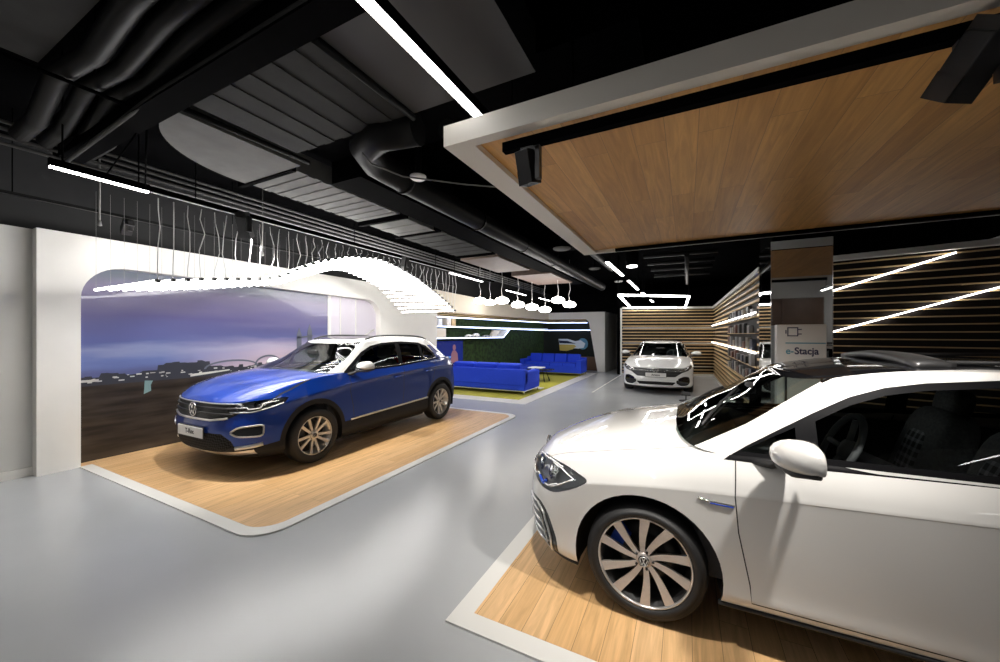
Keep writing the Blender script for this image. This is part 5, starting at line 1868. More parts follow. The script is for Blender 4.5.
# ============================================================== near white hatchback
def hatch_cuts(B, c):
    B.cut([(0.5, -0.01), (0.86, 0.612), (0.93, 0.602), (1.03, 0.588), (1.2, 0.582), (1.6, 0.585), (2.3, 0.57), (2.42, 0.54), (2.42, -0.01)], *TOP, lambda p, n, r: r == 1 and p.z > 1.34 and n.z > 0.2, 'sunroof', only=['roof', 'pillar'])
    low = lambda x0, x1: (lambda p, n, r: r == 0 and x0 < p.x < x1 and p.y > 0.5)
    # side glass
    dlo = [(0.405, 0.978), (0.50, 1.045), (0.64, 1.135), (0.80, 1.235), (0.95, 1.322), (1.08, 1.375), (1.22, 1.405), (1.45, 1.43), (1.9, 1.435), (2.4, 1.405), (2.75, 1.335), (2.93, 1.22), (2.98, 1.13), (2.9, 1.075), (2.4, 1.045), (1.4, 1.012), (0.9, 1.005), (0.6, 0.985)]
    selG = lambda p, n, r: r == 1 and 0.3 < p.x < 3.1 and p.y > 0.5
    selGL = lambda p, n, r: 0.3 < p.x < 3.1 and p.y > 0.6 and p.z > 0.93
    B.cut(dlo, *SIDE, selG, 'window_trim', only=['pillar', 'roof', 'windshield'])
    B.cut([(0.395, 0.970), (0.62, 0.972), (1.4, 0.998), (2.4, 1.03), (2.4, 1.075), (1.4, 1.04), (0.62, 1.02), (0.43, 1.0)], *SIDE, selGL, 'window_trim', only=['body_shell', 'hood'])
    q1 = [(0.475, 1.018), (0.60, 1.092), (0.715, 1.158), (0.715, 1.022), (0.60, 1.018)]
    q2 = [(0.80, 1.032), (0.80, 1.195), (0.95, 1.285), (1.08, 1.340), (1.22, 1.372), (1.45, 1.398), (1.62, 1.402), (1.60, 1.05), (1.3, 1.040)]
    q3 = [(1.72, 1.056), (1.73, 1.403), (1.95, 1.402), (2.38, 1.375), (2.42, 1.08)]
    q4 = [(2.50, 1.085), (2.47, 1.365), (2.70, 1.31), (2.86, 1.20), (2.90, 1.12), (2.85, 1.10)]
    for i, q in enumerate((q1, q2, q3, q4)):
        B.cut(q, *SIDE, selG, 'quarter_window' if i in (0, 3) else 'side_window', only=['window_trim'])
    # doors
    fd = [(0.45, 0.965), (0.443, 0.80), (0.458, 0.62), (0.485, 0.48), (0.508, 0.36), (0.515, 0.272), (1.60, 0.275), (1.64, 0.50), (1.66, 0.98), (1.66, 1.0)]
    B.cut([(0.45, 0.995)] + fd[1:-2] + [(1.66, 1.05)], *SIDE, low(0.3, 1.8), 'front_door', only=['body_shell'])
    rd_ = [(1.66, 1.05), (1.64, 0.50), (1.60, 0.275), (2.22, 0.28), (2.27, 0.50), (2.42, 0.72), (2.46, 1.08)]
    B.cut(rd_, *SIDE, low(1.5, 2.6), 'rear_door', only=['body_shell'])
    allp = ['body_shell', 'front_door', 'rear_door', 'hood', 'front_bumper']
    B.line([(0.45, 0.985), (0.443, 0.80), (0.458, 0.62), (0.485, 0.48), (0.508, 0.36), (0.515, 0.272), (1.60, 0.275), (1.64, 0.50), (1.66, 1.04)], 0.006, *SIDE, low(0.3, 1.8), only=allp)
    B.line([(1.60, 0.277), (2.2, 0.28), (2.27, 0.50), (2.42, 0.72), (2.46, 1.06)], 0.006, *SIDE, low(1.5, 2.6), only=allp)
    # bonnet shut line seen from above, bumper seam behind the headlight
    B.line([(-0.80, 0.50), (-0.62, 0.68), (-0.35, 0.75), (0.0, 0.765), (0.20, 0.765), (0.30, 0.73), (0.33, 0.70)], 0.006, *TOP, lambda p, n, r: r == 0 and p.z > 0.7 and p.x < 0.6 and n.z > 0.2, only=allp)
    # A-pillar foot seam
    # headlight
    c['hl'] = chaikin([(-0.20, 0.675), (-0.17, 0.745), (-0.02, 0.788), (0.15, 0.804), (0.28, 0.794), (0.415, 0.748), (0.34, 0.680), (0.21, 0.612), (0.08, 0.608), (-0.10, 0.640)], 2)
    B.cut(c['hl'], *DIAG, lambda p, n, r: r == 0 and p.x < 0 and 0.5 < p.z < 0.95, 'headlight', only=['body_shell', 'hood', 'panel_gap'])
    # main grille between the lamps, badge area
    B.cut(chaikin([(-0.001, 0.650), (0.40, 0.655), (0.50, 0.67), (0.52, 0.72), (0.40, 0.72), (-0.001, 0.715)], 1), *FRONT, lambda p, n, r: r == 0 and p.x < -0.5, 'grille', only=['body_shell', 'hood'])
    c['fog'] = chaikin([(-0.25, 0.27), (-0.22, 0.43), (-0.10, 0.50), (0.06, 0.515), (0.15, 0.47), (0.225, 0.31), (0.225, 0.20), (0.17, 0.175), (-0.1, 0.18), (-0.23, 0.21)], 2)
    B.cut(c['fog'], *DIAG, lambda p, n, r: r == 0 and p.x < -0.1 and p.z < 0.62, 'air_intake', only=['body_shell'])
    B.cut([(-0.001, 0.28), (0.42, 0.28), (0.52, 0.34), (0.46, 0.47), (-0.001, 0.47)], *FRONT, lambda p, n, r: r == 0 and p.x < -0.5, 'lower_grille', only=['body_shell'])
    # black lower edge
    B.cut([(-1.2, 0.1), (4, 0.1), (4, 0.235), (0.3, 0.228), (-0.35, 0.222), (-1.2, 0.222)], *SIDE, lambda p, n, r: r == 0 and p.z < 0.3, 'sill')
    B.cut([(3.05, 0.80), (3.5, 0.82), (3.5, 1.02), (3.15, 1.0), (3.0, 0.93)], *SIDE, lambda p, n, r: r == 0 and p.x > 2.9 and p.y > 0.4, 'tail_light', only=['body_shell'])


def hatch_extras(B, c, root, parts):
    doors = (parts[('front_door', 'L')], parts[('front_door', 'R')])
    mirrors(c, root, doors, 0.665, 0.845, 1.085, paint_white, s=1.08)
    strip(c, [(1.42, 0.872), (1.50, 0.880), (1.58, 0.882)], 'side', 0.013, 'door_handle', paint_white, doors, off=0.02, flat=(1, 1))
    strip(c, [(2.30, 0.905), (2.38, 0.91)], 'side', 0.013, 'door_handle', paint_white, (parts[('rear_door', 'L')], parts[('rear_door', 'R')]), off=0.02)
    # chrome blade badge behind the wheel arch
    strip(c, [(0.275, 0.770), (0.33, 0.757), (0.44, 0.752)], 'side', 0.0045, 'fender_badge', 'chrome', root, off=0.002, flat=(1, 1.3))
    strip(c, [(0.33, 0.750), (0.435, 0.746)], 'side', 0.0045, 'fender_badge', M['caliper_blue'], root, off=0.003)
    # headlamp internals
    for sd, key in ((-1, 'L'), (1, 'R')):
        hl = parts[('headlight', key)]
        lamp_bowl(c, hl, sd, c['hl'], lamp_grey, 0.04)
        lamp_inside(c, hl, sd, None, [(-0.07, 0.71, 0.034), (0.12, 0.715, 0.038)], 0.02)
        strip(c, [(-0.17, 0.67), (-0.07, 0.65), (0.01, 0.68), (0.07, 0.65), (0.15, 0.64), (0.23, 0.68)], 'diag', 0.005, 'light_guide', guide_m, hl, off=0.0005, sides=(sd,))
        strip(c, [(0.13, 0.78), (0.23, 0.77), (0.33, 0.735), (0.25, 0.68), (0.18, 0.645)], 'diag', 0.005, 'light_guide', guide_m, hl, off=0.0005, sides=(sd,))
        strip(c, [(-0.20, 0.745), (-0.07, 0.77), (0.11, 0.79), (0.23, 0.78)], 'diag', 0.006, 'light_guide', guide_m, hl, off=0.0005, sides=(sd,))
        strip(c, [(0.03, 0.665), (0.09, 0.64), (0.13, 0.67)], 'diag', 0.012, 'blue_reflector', M['caliper_blue'], hl, off=-0.002, sides=(sd,))
        fg = parts[('air_intake', key)]
        strip(c, [(0.035, 0.485), (0.11, 0.445), (0.175, 0.31), (0.175, 0.235), (0.13, 0.205)], 'diag', 0.008, 'chrome_frame', M['silver'], fg, off=0.004, sides=(sd,))
        strip(c, [(-0.18, 0.47), (0.035, 0.485)], 'diag', 0.006, 'chrome_frame', M['silver'], fg, off=0.004, sides=(sd,))
        for z, e in ((0.43, 0.10), (0.375, 0.125), (0.32, 0.145), (0.265, 0.155)):
            strip(c, [(-0.20, z - 0.01), (e - 0.04, z), (e, z - 0.05)], 'diag', 0.006, 'fin', M['silver'], fg, off=0.003, sides=(sd,))
    strip(c, [(-0.45, 0.195), (-0.2, 0.195), (0.0, 0.198), (0.2, 0.205), (0.33, 0.215)], 'diag', 0.014, 'bumper_lip', 'black_plastic', root, off=0.0)
    gr_ = parts[('grille', 'C')]
    strip(c, [(-0.46, 0.666), (-0.3, 0.662), (0.3, 0.662), (0.46, 0.666)], 'front', 0.006, 'grille_bar', 'chrome', gr_, centre=True, sub=10)
    hp, n_ = hit(c, (-4, 0.01, 0.69), (1, 0, 0))
    emblem('badge', None, frame_mtx((hp.x - 0.004, 0, 0.685), (0, -1, 0), (0, 0, 1)), 0.055, root)
    plate(c, root, 0.50, '', 0.08)
    # sill step and window bright lines
    strip(c, [(0.37, 0.225), (1.2, 0.235), (2.25, 0.235)], 'side', 0.016, 'sill_strip', 'black_plastic', root, off=0.004, flat=(1, 0.8), sub=10)
    # tilted glass sunroof panel with its side arms
    g = MB()
    rows = []
    for i in range(7):
        t_ = i / 6
        x = 1.25 + 0.15 * t_
        zz = 1.525 + 0.008 * math.sin(PI * t_)
        rows.append([(x, y, zz - 0.035 * (y / 0.5) ** 2) for y in np.linspace(-0.50, 0.50, 11)])
    V = [v for r_ in rows for v in r_] + [(v[0], v[1], v[2] - 0.040) for r_ in rows for v in r_]
    F = []
    for i in range(6):
        for j in range(10):
            a = i * 11 + j
            F.append((a, a + 1, a + 12, a + 11)); F.append((a + 77, a + 88, a + 89, a + 78))
    bd = [j for j in range(11)] + [i * 11 + 10 for i in range(1, 7)] + [6 * 11 + j for j in range(9, -1, -1)] + [i * 11 for i in range(5, 0, -1)]
    for i in range(len(bd)):
        a, b_ = bd[i], bd[(i + 1) % len(bd)]
        F.append((a, b_, b_ + 77, a + 77))
    g._add(V, F, True)
    g.build('sunroof_deflector', 'dark_metal', root)
    for yy in (-0.46, 0.46):
        MB().tube([(1.38, yy, 1.492), (2.2, yy, 1.505)], 0.012, 8).build('sunroof_rail', 'black_plastic', root)
    # windscreen black border, wipers
    for (a, b2) in (((0.30, -0.60), (0.55, 0.10)), ((0.22, 0.10), (0.50, 0.62))):
        P = []
        for t_ in np.linspace(0, 1, 8):
            x, y = a[0] + (b2[0] - a[0]) * t_, a[1] + (b2[1] - a[1]) * t_
            h_, n_ = hit(c, (x, abs(y), 3), (0, 0, -1))
            P.append((h_.x, y, h_.z + 0.012))
        MB().tube(P, 0.009, 6).build('wiper', 'black_plastic', root)
    MB().blob((0.62, 0.0, 1.26), (0.05, 0.22, 0.07), 0.5, 10).build('rear_view_mirror', 'black_plastic', root)


hatch = dict(
    paint=paint_white, xf=-0.90, xr=3.42, WB=2.63, R=0.328, rimR=0.258, tw=0.225, arch=0.392,
    W=[(-0.9, 0.86), (-0.35, 0.885), (0.0, 0.895), (0.6, 0.888), (1.4, 0.888), (2.63, 0.895), (3.4, 0.84)],
    levels=[([(-1, 0.185), (-0.4, 0.185), (0.4, 0.20), (2.2, 0.20), (3.5, 0.28)], 0.93, 0.10, 0.10, 0.55, 0.45, 2.3),
            ([(-1, 0.24), (-0.4, 0.24), (0.4, 0.262), (2.2, 0.265), (3.5, 0.34)], 0.985, 0.025, 0.04, 0.55, 0.45, 2.3),
            ([(-1, 0.36), (0.4, 0.36), (2.2, 0.38), (3.5, 0.46)], 0.985, 0.005, 0.0, 0.55, 0.45, 2.35),
            ([(-1, 0.52), (0.4, 0.56), (2.2, 0.58), (3.5, 0.62)], 0.992, 0.0, 0.0, 0.55, 0.45, 2.35),
            ([(-1, 0.63), (-0.4, 0.68), (0.1, 0.74), (1.2, 0.82), (2.6, 0.89), (3.5, 0.88)], 0.998, 0.02, 0.03, 0.55, 0.45, 2.35),
            ([(-1, 0.655), (-0.4, 0.72), (0.1, 0.785), (1.2, 0.845), (2.6, 0.91), (3.5, 0.90)], 1.0, 0.03, 0.04, 0.55, 0.45, 2.35),
            ([(-1, 0.675), (-0.6, 0.735), (-0.1, 0.82), (0.4, 0.89), (1.2, 0.915), (2.6, 0.975), (3.5, 0.97)], 0.975, 0.04, 0.06, 0.55, 0.45, 2.35),
            ([(-1, 0.69), (-0.85, 0.705), (-0.7, 0.76), (-0.5, 0.825), (-0.25, 0.885), (0.0, 0.935), (0.3, 0.985), (0.6, 1.0), (1.3, 1.01), (2.4, 1.04), (3.5, 1.05)], 0.925, 0.055, 0.10, 0.55, 0.45, 2.35)],
    crease=(5,),
    hood_c=[(-0.9, 0.72), (-0.75, 0.80), (-0.55, 0.875), (-0.3, 0.95), (0.0, 1.01), (0.3, 1.05), (1.0, 1.04), (3.5, 1.06)], crown=3.0, pull=0.07,
    cowl=0.18, gh_front=(0.14, 0.74), gh_rear=(3.22, 2.95), gh_W0=[(0.1, 0.80), (0.5, 0.822), (1.2, 0.828), (2.5, 0.80), (3.3, 0.70)],
    gh_W1=[(0.9, 0.62), (1.1, 0.645), (1.6, 0.66), (2.4, 0.64), (3.1, 0.57)], gh_z0=[(0.1, 1.03), (0.5, 0.985), (1.3, 1.0), (2.6, 1.03), (3.4, 1.05)],
    roof=[(0.5, 1.30), (0.74, 1.372), (0.95, 1.412), (1.2, 1.445), (1.5, 1.462), (2.1, 1.46), (2.7, 1.42), (3.1, 1.37)], roof_crown=0.030, gh_L=(0.25, 0.30), gh_n=3.1, ws_j=19, ws_bow=-0.06,
    sunroof=None, header=False, arch_dz=0.0, cuts=hatch_cuts, extras=hatch_extras, plaid=plaid,
    mats=base_mats(paint_white), pairs=['front_door', 'rear_door', 'side_window', 'quarter_window', 'headlight', 'air_intake', 'tail_light', 'window_trim'],
    parents={'side_window': 'front_door'},
    wheel=dict(n=10, w0=0.026, w1=0.056, twist=0.20, rot=0.314, pair=0.03, m=noise_var(mat('machined_alloy', (0.62, 0.56, 0.52), 0.32, metal=0.6), 60, 0.04), cap='dark_metal', caliper=M['caliper_blue'], barrel='black_plastic', hub=0.72), rim_m=M['silver'])
make_car(hatch, (-0.222, 3.122, 0.0138), 0, 'near white five-door hatchback with ten-spoke wheels on the closest oak platform')


# ============================================================== blue crossover
def suv_cuts(B, c):
    selG = lambda p, n, r: r == 1 and 0.3 < p.x < 3.2 and p.y > 0.5
    low = lambda x0, x1: (lambda p, n, r: r == 0 and x0 < p.x < x1 and p.y > 0.5)
    dlo = [(0.50, 1.11), (0.70, 1.23), (0.90, 1.36), (1.10, 1.45), (1.35, 1.495), (1.8, 1.51), (2.25, 1.48), (2.45, 1.42), (2.62, 1.28), (2.66, 1.21), (2.5, 1.17), (1.6, 1.125), (0.9, 1.11)]
    B.cut(dlo, *SIDE, selG, 'window_trim', only=['pillar', 'roof'])
    B.cut([(0.48, 1.085), (1.6, 1.10), (2.66, 1.17), (2.66, 1.19), (1.6, 1.125), (0.5, 1.115)], *SIDE, lambda p, n, r: 0.3 < p.x < 3 and p.y > 0.6 and p.z > 1.0, 'window_trim', only=['body_shell', 'pillar'])
    for q in ([(0.62, 1.13), (0.80, 1.24), (0.80, 1.13)], [(0.85, 1.13), (0.85, 1.28), (1.0, 1.37), (1.15, 1.425), (1.38, 1.465), (1.62, 1.475), (1.60, 1.145)], [(1.70, 1.15), (1.72, 1.475), (2.05, 1.465), (2.22, 1.445), (2.20, 1.17)], [(2.27, 1.18), (2.28, 1.43), (2.42, 1.38), (2.56, 1.26), (2.58, 1.22)]):
        B.cut(q, *SIDE, selG, 'side_window' if q[0][0] in (0.85, 1.70) else 'quarter_window', only=['window_trim'])
    # blue rear flank rising behind the glass, white roof and A-pillar above it
    B.cut([(2.62, 1.0), (2.66, 1.19), (2.62, 1.28), (2.50, 1.43), (2.62, 1.43), (2.85, 1.26), (3.05, 1.13), (3.2, 1.0)], *SIDE, lambda p, n, r: r == 1 and p.x > 2.3 and p.y > 0.5, 'rear_pillar', only=['pillar'])
    fd = [(0.56, 1.10), (0.55, 0.85), (0.60, 0.62), (0.62, 0.42), (1.62, 0.44), (1.66, 0.7), (1.66, 1.15)]
    B.cut(fd, *SIDE, low(0.4, 1.8), 'front_door', only=['body_shell'])
    rd_ = [(1.66, 1.15), (1.66, 0.7), (1.62, 0.44), (2.26, 0.45), (2.32, 0.62), (2.44, 0.80), (2.5, 1.0), (2.5, 1.16)]
    B.cut(rd_, *SIDE, low(1.5, 2.7), 'rear_door', only=['body_shell'])
    allp = ['body_shell', 'front_door', 'rear_door', 'hood', 'side_cladding']
    B.line([(0.56, 1.09), (0.55, 0.85), (0.60, 0.62), (0.62, 0.42), (0.64, 0.30), (1.61, 0.31), (1.62, 0.44), (1.66, 0.7), (1.66, 1.12)], 0.008, *SIDE, low(0.4, 1.8), only=allp)
    B.line([(2.26, 0.45), (2.32, 0.62), (2.44, 0.80), (2.5, 1.0), (2.5, 1.14)], 0.008, *SIDE, low(1.5, 2.7), only=allp)
    B.line([(-0.70, 0.86), (-0.35, 0.88), (0.0, 0.86), (0.35, 0.80)], 0.008, *TOP, lambda p, n, r: r == 0 and p.z > 0.8 and p.x < 0.6 and n.z > 0.2, only=allp)
    # cladding: sills, arch bands, front lower corners
    for wx in (0.0, c['WB']):
        B.cut(circ(wx, 0.35, 0.465, 40), *SIDE, lambda p, n, r: r == 0 and abs(p.x - wx) < 0.7 and p.y > 0.55, 'side_cladding', only=['body_shell', 'front_door', 'rear_door'])
    B.cut([(0.2, 0.1), (2.6, 0.1), (2.6, 0.485), (2.3, 0.478), (0.55, 0.428), (0.2, 0.42)], *SIDE, lambda p, n, r: r == 0 and p.z < 0.6 and p.y > 0.5, 'side_cladding', only=['body_shell', 'front_door', 'rear_door', 'panel_gap'])
    B.cut([(2.6, 0.1), (3.9, 0.1), (3.9, 0.55), (2.6, 0.55)], *SIDE, lambda p, n, r: r == 0 and p.z < 0.7, 'side_cladding', only=['body_shell'])
    B.cut([(-1.3, 0.1), (0.0, 0.1), (0.0, 0.42), (-0.45, 0.40), (-0.62, 0.375), (-1.3, 0.36)], *SIDE, lambda p, n, r: r == 0 and p.z < 0.6 and p.x < 0, 'side_cladding', only=['body_shell'])
    # front face
    B.cut(chaikin([(-0.001, 0.655), (0.52, 0.665), (0.66, 0.735), (0.70, 0.80), (0.64, 0.855), (-0.001, 0.835)], 1, k=0.12), *FRONT, lambda p, n, r: r == 0 and p.x < -0.3, 'grille', only=['body_shell', 'hood'])
    c['hl'] = chaikin([(-0.19, 0.745), (-0.20, 0.845), (0.0, 0.87), (0.18, 0.888), (0.395, 0.895), (0.36, 0.825), (0.22, 0.785), (0.05, 0.745)], 2, k=0.14)
    B.cut(c['hl'], *DIAG, lambda p, n, r: r == 0 and p.x < 0 and 0.6 < p.z < 1.0, 'headlight', only=['body_shell', 'hood', 'grille', 'panel_gap'])
    c['fog'] = chaikin([(-0.17, 0.535), (-0.08, 0.595), (0.14, 0.612), (0.17, 0.595), (0.165, 0.505), (0.13, 0.485), (-0.09, 0.49)], 2, k=0.15)
    B.cut(c['fog'], *DIAG, lambda p, n, r: r == 0 and p.x < -0.1 and p.z < 0.7, 'air_intake', only=['body_shell'])
    B.cut([(-0.001, 0.30), (0.46, 0.31), (0.62, 0.37), (0.60, 0.44), (0.5, 0.52), (-0.001, 0.52)], *FRONT, lambda p, n, r: r == 0 and p.x < -0.4, 'lower_grille', only=['body_shell', 'side_cladding'])
    B.cut([(-0.001, 0.24), (0.5, 0.245), (0.78, 0.28), (0.78, 0.335), (0.5, 0.30), (-0.001, 0.295)], *FRONT, lambda p, n, r: r == 0 and p.x < -0.3, 'lower_lip', only=['body_shell', 'side_cladding', 'lower_grille'])
    B.cut([(3.05, 0.98), (3.8, 0.98), (3.8, 1.13), (3.1, 1.13)], *SIDE, lambda p, n, r: r == 0 and p.x > 2.9 and p.y > 0.3, 'tail_light', only=['body_shell'])


def suv_extras(B, c, root, parts):
    doors = (parts[('front_door', 'L')], parts[('front_door', 'R')])
    mirrors(c, root, doors, 0.67, 0.87, 1.18, white_roof, s=1.0)
    strip(c, [(1.42, 0.94), (1.60, 0.945)], 'side', 0.014, 'door_handle', paint_blue, doors, off=0.022)
    strip(c, [(2.22, 0.97), (2.38, 0.975)], 'side', 0.014, 'door_handle', paint_blue, (parts[('rear_door', 'L')], parts[('rear_door', 'R')]), off=0.022)
    strip(c, [(0.56, 0.435), (1.4, 0.46), (2.28, 0.485)], 'side', 0.014, 'sill_trim', 'silver', root, off=0.004, flat=(0.5, 1.0), sub=10)
    strip(c, [(0.70, 1.118), (1.6, 1.128), (2.6, 1.195)], 'side', 0.007, 'window_bright_line', 'chrome', root, off=0.003, sub=10)
    # silver roof rails
    for sd in (-1, 1):
        P = []
        for x in np.linspace(1.10, 2.62, 14):
            h_, n_ = hit(c, (x, 0.60, 3), (0, 0, -1))
            e = min(1.0, min(x - 1.10, 2.62 - x) / 0.15)
            P.append((x, 0.60 * sd, h_.z + 0.002 + 0.030 * e))
        MB().tube(P, 0.014, 8).build('roof_rail', 'black_plastic', root)
    for sd, key in ((-1, 'L'), (1, 'R')):
        hl = parts[('headlight', key)]
        lamp_bowl(c, hl, sd, c['hl'], lamp_mid, 0.04)
        strip(c, [(-0.15, 0.80), (0.0, 0.81), (0.02, 0.785), (0.14, 0.80), (0.16, 0.845), (0.30, 0.865)], 'diag', 0.006, 'light_guide', guide_m, hl, off=0.0005, sides=(sd,))
        lamp_inside(c, hl, sd, None, [(-0.08, 0.805, 0.034), (0.10, 0.825, 0.034), (0.26, 0.845, 0.028)], 0.02)
        strip(c, [(-0.17, 0.755), (0.05, 0.757), (0.22, 0.795), (0.35, 0.835)], 'diag', 0.006, 'light_guide', guide_m, hl, off=0.001, sides=(sd,))
        fg = parts[('air_intake', key)]
        strip(c, c['fog'], 'diag', 0.010, 'chrome_frame', M['silver'], fg, off=0.003, sides=(sd,), closed=True, sub=1)
        strip(c, [(-0.12, 0.355), (0.05, 0.375), (0.16, 0.395)], 'diag', 0.018, 'fog_lamp', M['silver'], fg, off=0.004, sides=(sd,), flat=(0.6, 1.2))
    gr_ = parts[('grille', 'C')]
    for z, w_, r_ in ((0.846, 0.68, 0.008), (0.795, 0.66, 0.011), (0.735, 0.62, 0.011), (0.662, 0.56, 0.012)):
        strip(c, [(-w_, z + (0.03 if z < 0.7 else 0)), (-w_ * 0.6, z), (w_ * 0.6, z), (w_, z + (0.03 if z < 0.7 else 0))], 'front', r_, 'grille_bar', M['silver'] if z < 0.7 or z > 0.84 else M['dark_metal'], gr_, centre=True, sub=12, off=0.006)
    hp, n_ = hit(c, (-4, 0.01, 0.765), (1, 0, 0))
    emblem('badge', None, frame_mtx((hp.x - 0.03, 0, 0.765), (0, -1, 0), (0, 0, 1)), 0.075, root)
    plate(c, root, 0.515, 'T-Roc', 0.075, 0.54, 0.115, 0.02)
    MB().blob((0.62, 0.0, 1.36), (0.05, 0.22, 0.07), 0.5, 10).build('rear_view_mirror', 'black_plastic', root)


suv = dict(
    paint=paint_blue, xf=-0.93, xr=3.50, WB=2.69, R=0.345, rimR=0.245, tw=0.225, arch=0.405,
    W=[(-0.94, 0.915), (-0.3, 0.93), (0.0, 0.935), (0.7, 0.915), (1.9, 0.915), (2.69, 0.935), (3.5, 0.88)],
    levels=[([(-1, 0.235), (-0.4, 0.21), (0.4, 0.19), (2.2, 0.21), (3.5, 0.30)], 0.90, 0.14, 0.14, 0.60, 0.5, 2.5),
            ([(-1, 0.30), (0.4, 0.28), (2.2, 0.30), (3.5, 0.38)], 0.985, 0.05, 0.05, 0.60, 0.5, 2.5),
            ([(-1, 0.42), (0.4, 0.42), (2.2, 0.44), (3.5, 0.50)], 0.985, 0.02, 0.02, 0.60, 0.5, 2.6),
            ([(-1, 0.56), (0.4, 0.60), (2.2, 0.62), (3.5, 0.66)], 0.985, 0.0, 0.0, 0.60, 0.5, 2.6),
            ([(-1, 0.66), (0.2, 0.80), (1.2, 0.90), (2.6, 0.95), (3.5, 0.92)], 0.982, 0.02, 0.04, 0.60, 0.5, 2.6),
            ([(-1, 0.75), (0.2, 0.90), (1.2, 0.985), (2.6, 1.03), (3.5, 1.0)], 1.0, 0.04, 0.06, 0.60, 0.5, 2.6),
            ([(-1, 0.82), (-0.6, 0.90), (0.2, 1.0), (1.2, 1.05), (2.6, 1.10), (3.5, 1.08)], 0.958, 0.05, 0.10, 0.60, 0.5, 2.6),
            ([(-1, 0.865), (-0.8, 0.88), (-0.6, 0.945), (-0.3, 1.02), (0.1, 1.08), (0.6, 1.10), (1.3, 1.115), (2.6, 1.19), (3.5, 1.16)], 0.925, 0.07, 0.15, 0.60, 0.5, 2.6)],
    crease=(5,),
    hood_c=[(-0.9, 0.875), (-0.75, 0.945), (-0.55, 1.03), (-0.3, 1.095), (0.0, 1.14), (0.3, 1.16), (1.0, 1.15), (3.5, 1.16)], crown=3.2, pull=0.06, header=False,
    cowl=0.15, gh_front=(0.04, 0.84), gh_rear=(3.30, 2.85), gh_W0=[(0.0, 0.82), (0.5, 0.842), (1.2, 0.845), (2.5, 0.82), (3.3, 0.72)],
    gh_W1=[(0.9, 0.62), (1.1, 0.655), (1.6, 0.67), (2.4, 0.65), (3.1, 0.58)], gh_z0=[(0.0, 1.13), (0.5, 1.10), (1.3, 1.11), (2.6, 1.18), (3.4, 1.16)],
    roof=[(0.6, 1.40), (0.9, 1.505), (1.2, 1.55), (1.6, 1.57), (2.1, 1.565), (2.6, 1.53), (3.1, 1.46)], roof_crown=0.035, gh_L=(0.36, 0.32), gh_n=2.8, ws_j=20, ws_bow=-0.04,
    sunroof=(1.0, 2.3, 5), cuts=suv_cuts, extras=suv_extras, liner='interior',
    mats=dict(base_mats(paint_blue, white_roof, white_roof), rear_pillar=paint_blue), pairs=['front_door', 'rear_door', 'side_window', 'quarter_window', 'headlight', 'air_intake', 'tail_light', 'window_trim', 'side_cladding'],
    parents={'side_window': 'front_door'},
    wheel=dict(n=10, w0=0.030, w1=0.036, twist=0.0, pair=0.05, m=noise_var(mat('warm_alloy', (0.72, 0.68, 0.62), 0.35, metal=0.55), 60, 0.04)), rim_m=M['silver'])
make_car(suv, (-5.13, 3.15, 0.0138), PI / 2, 'blue crossover car with a white roof parked in front of the waterfront mural')


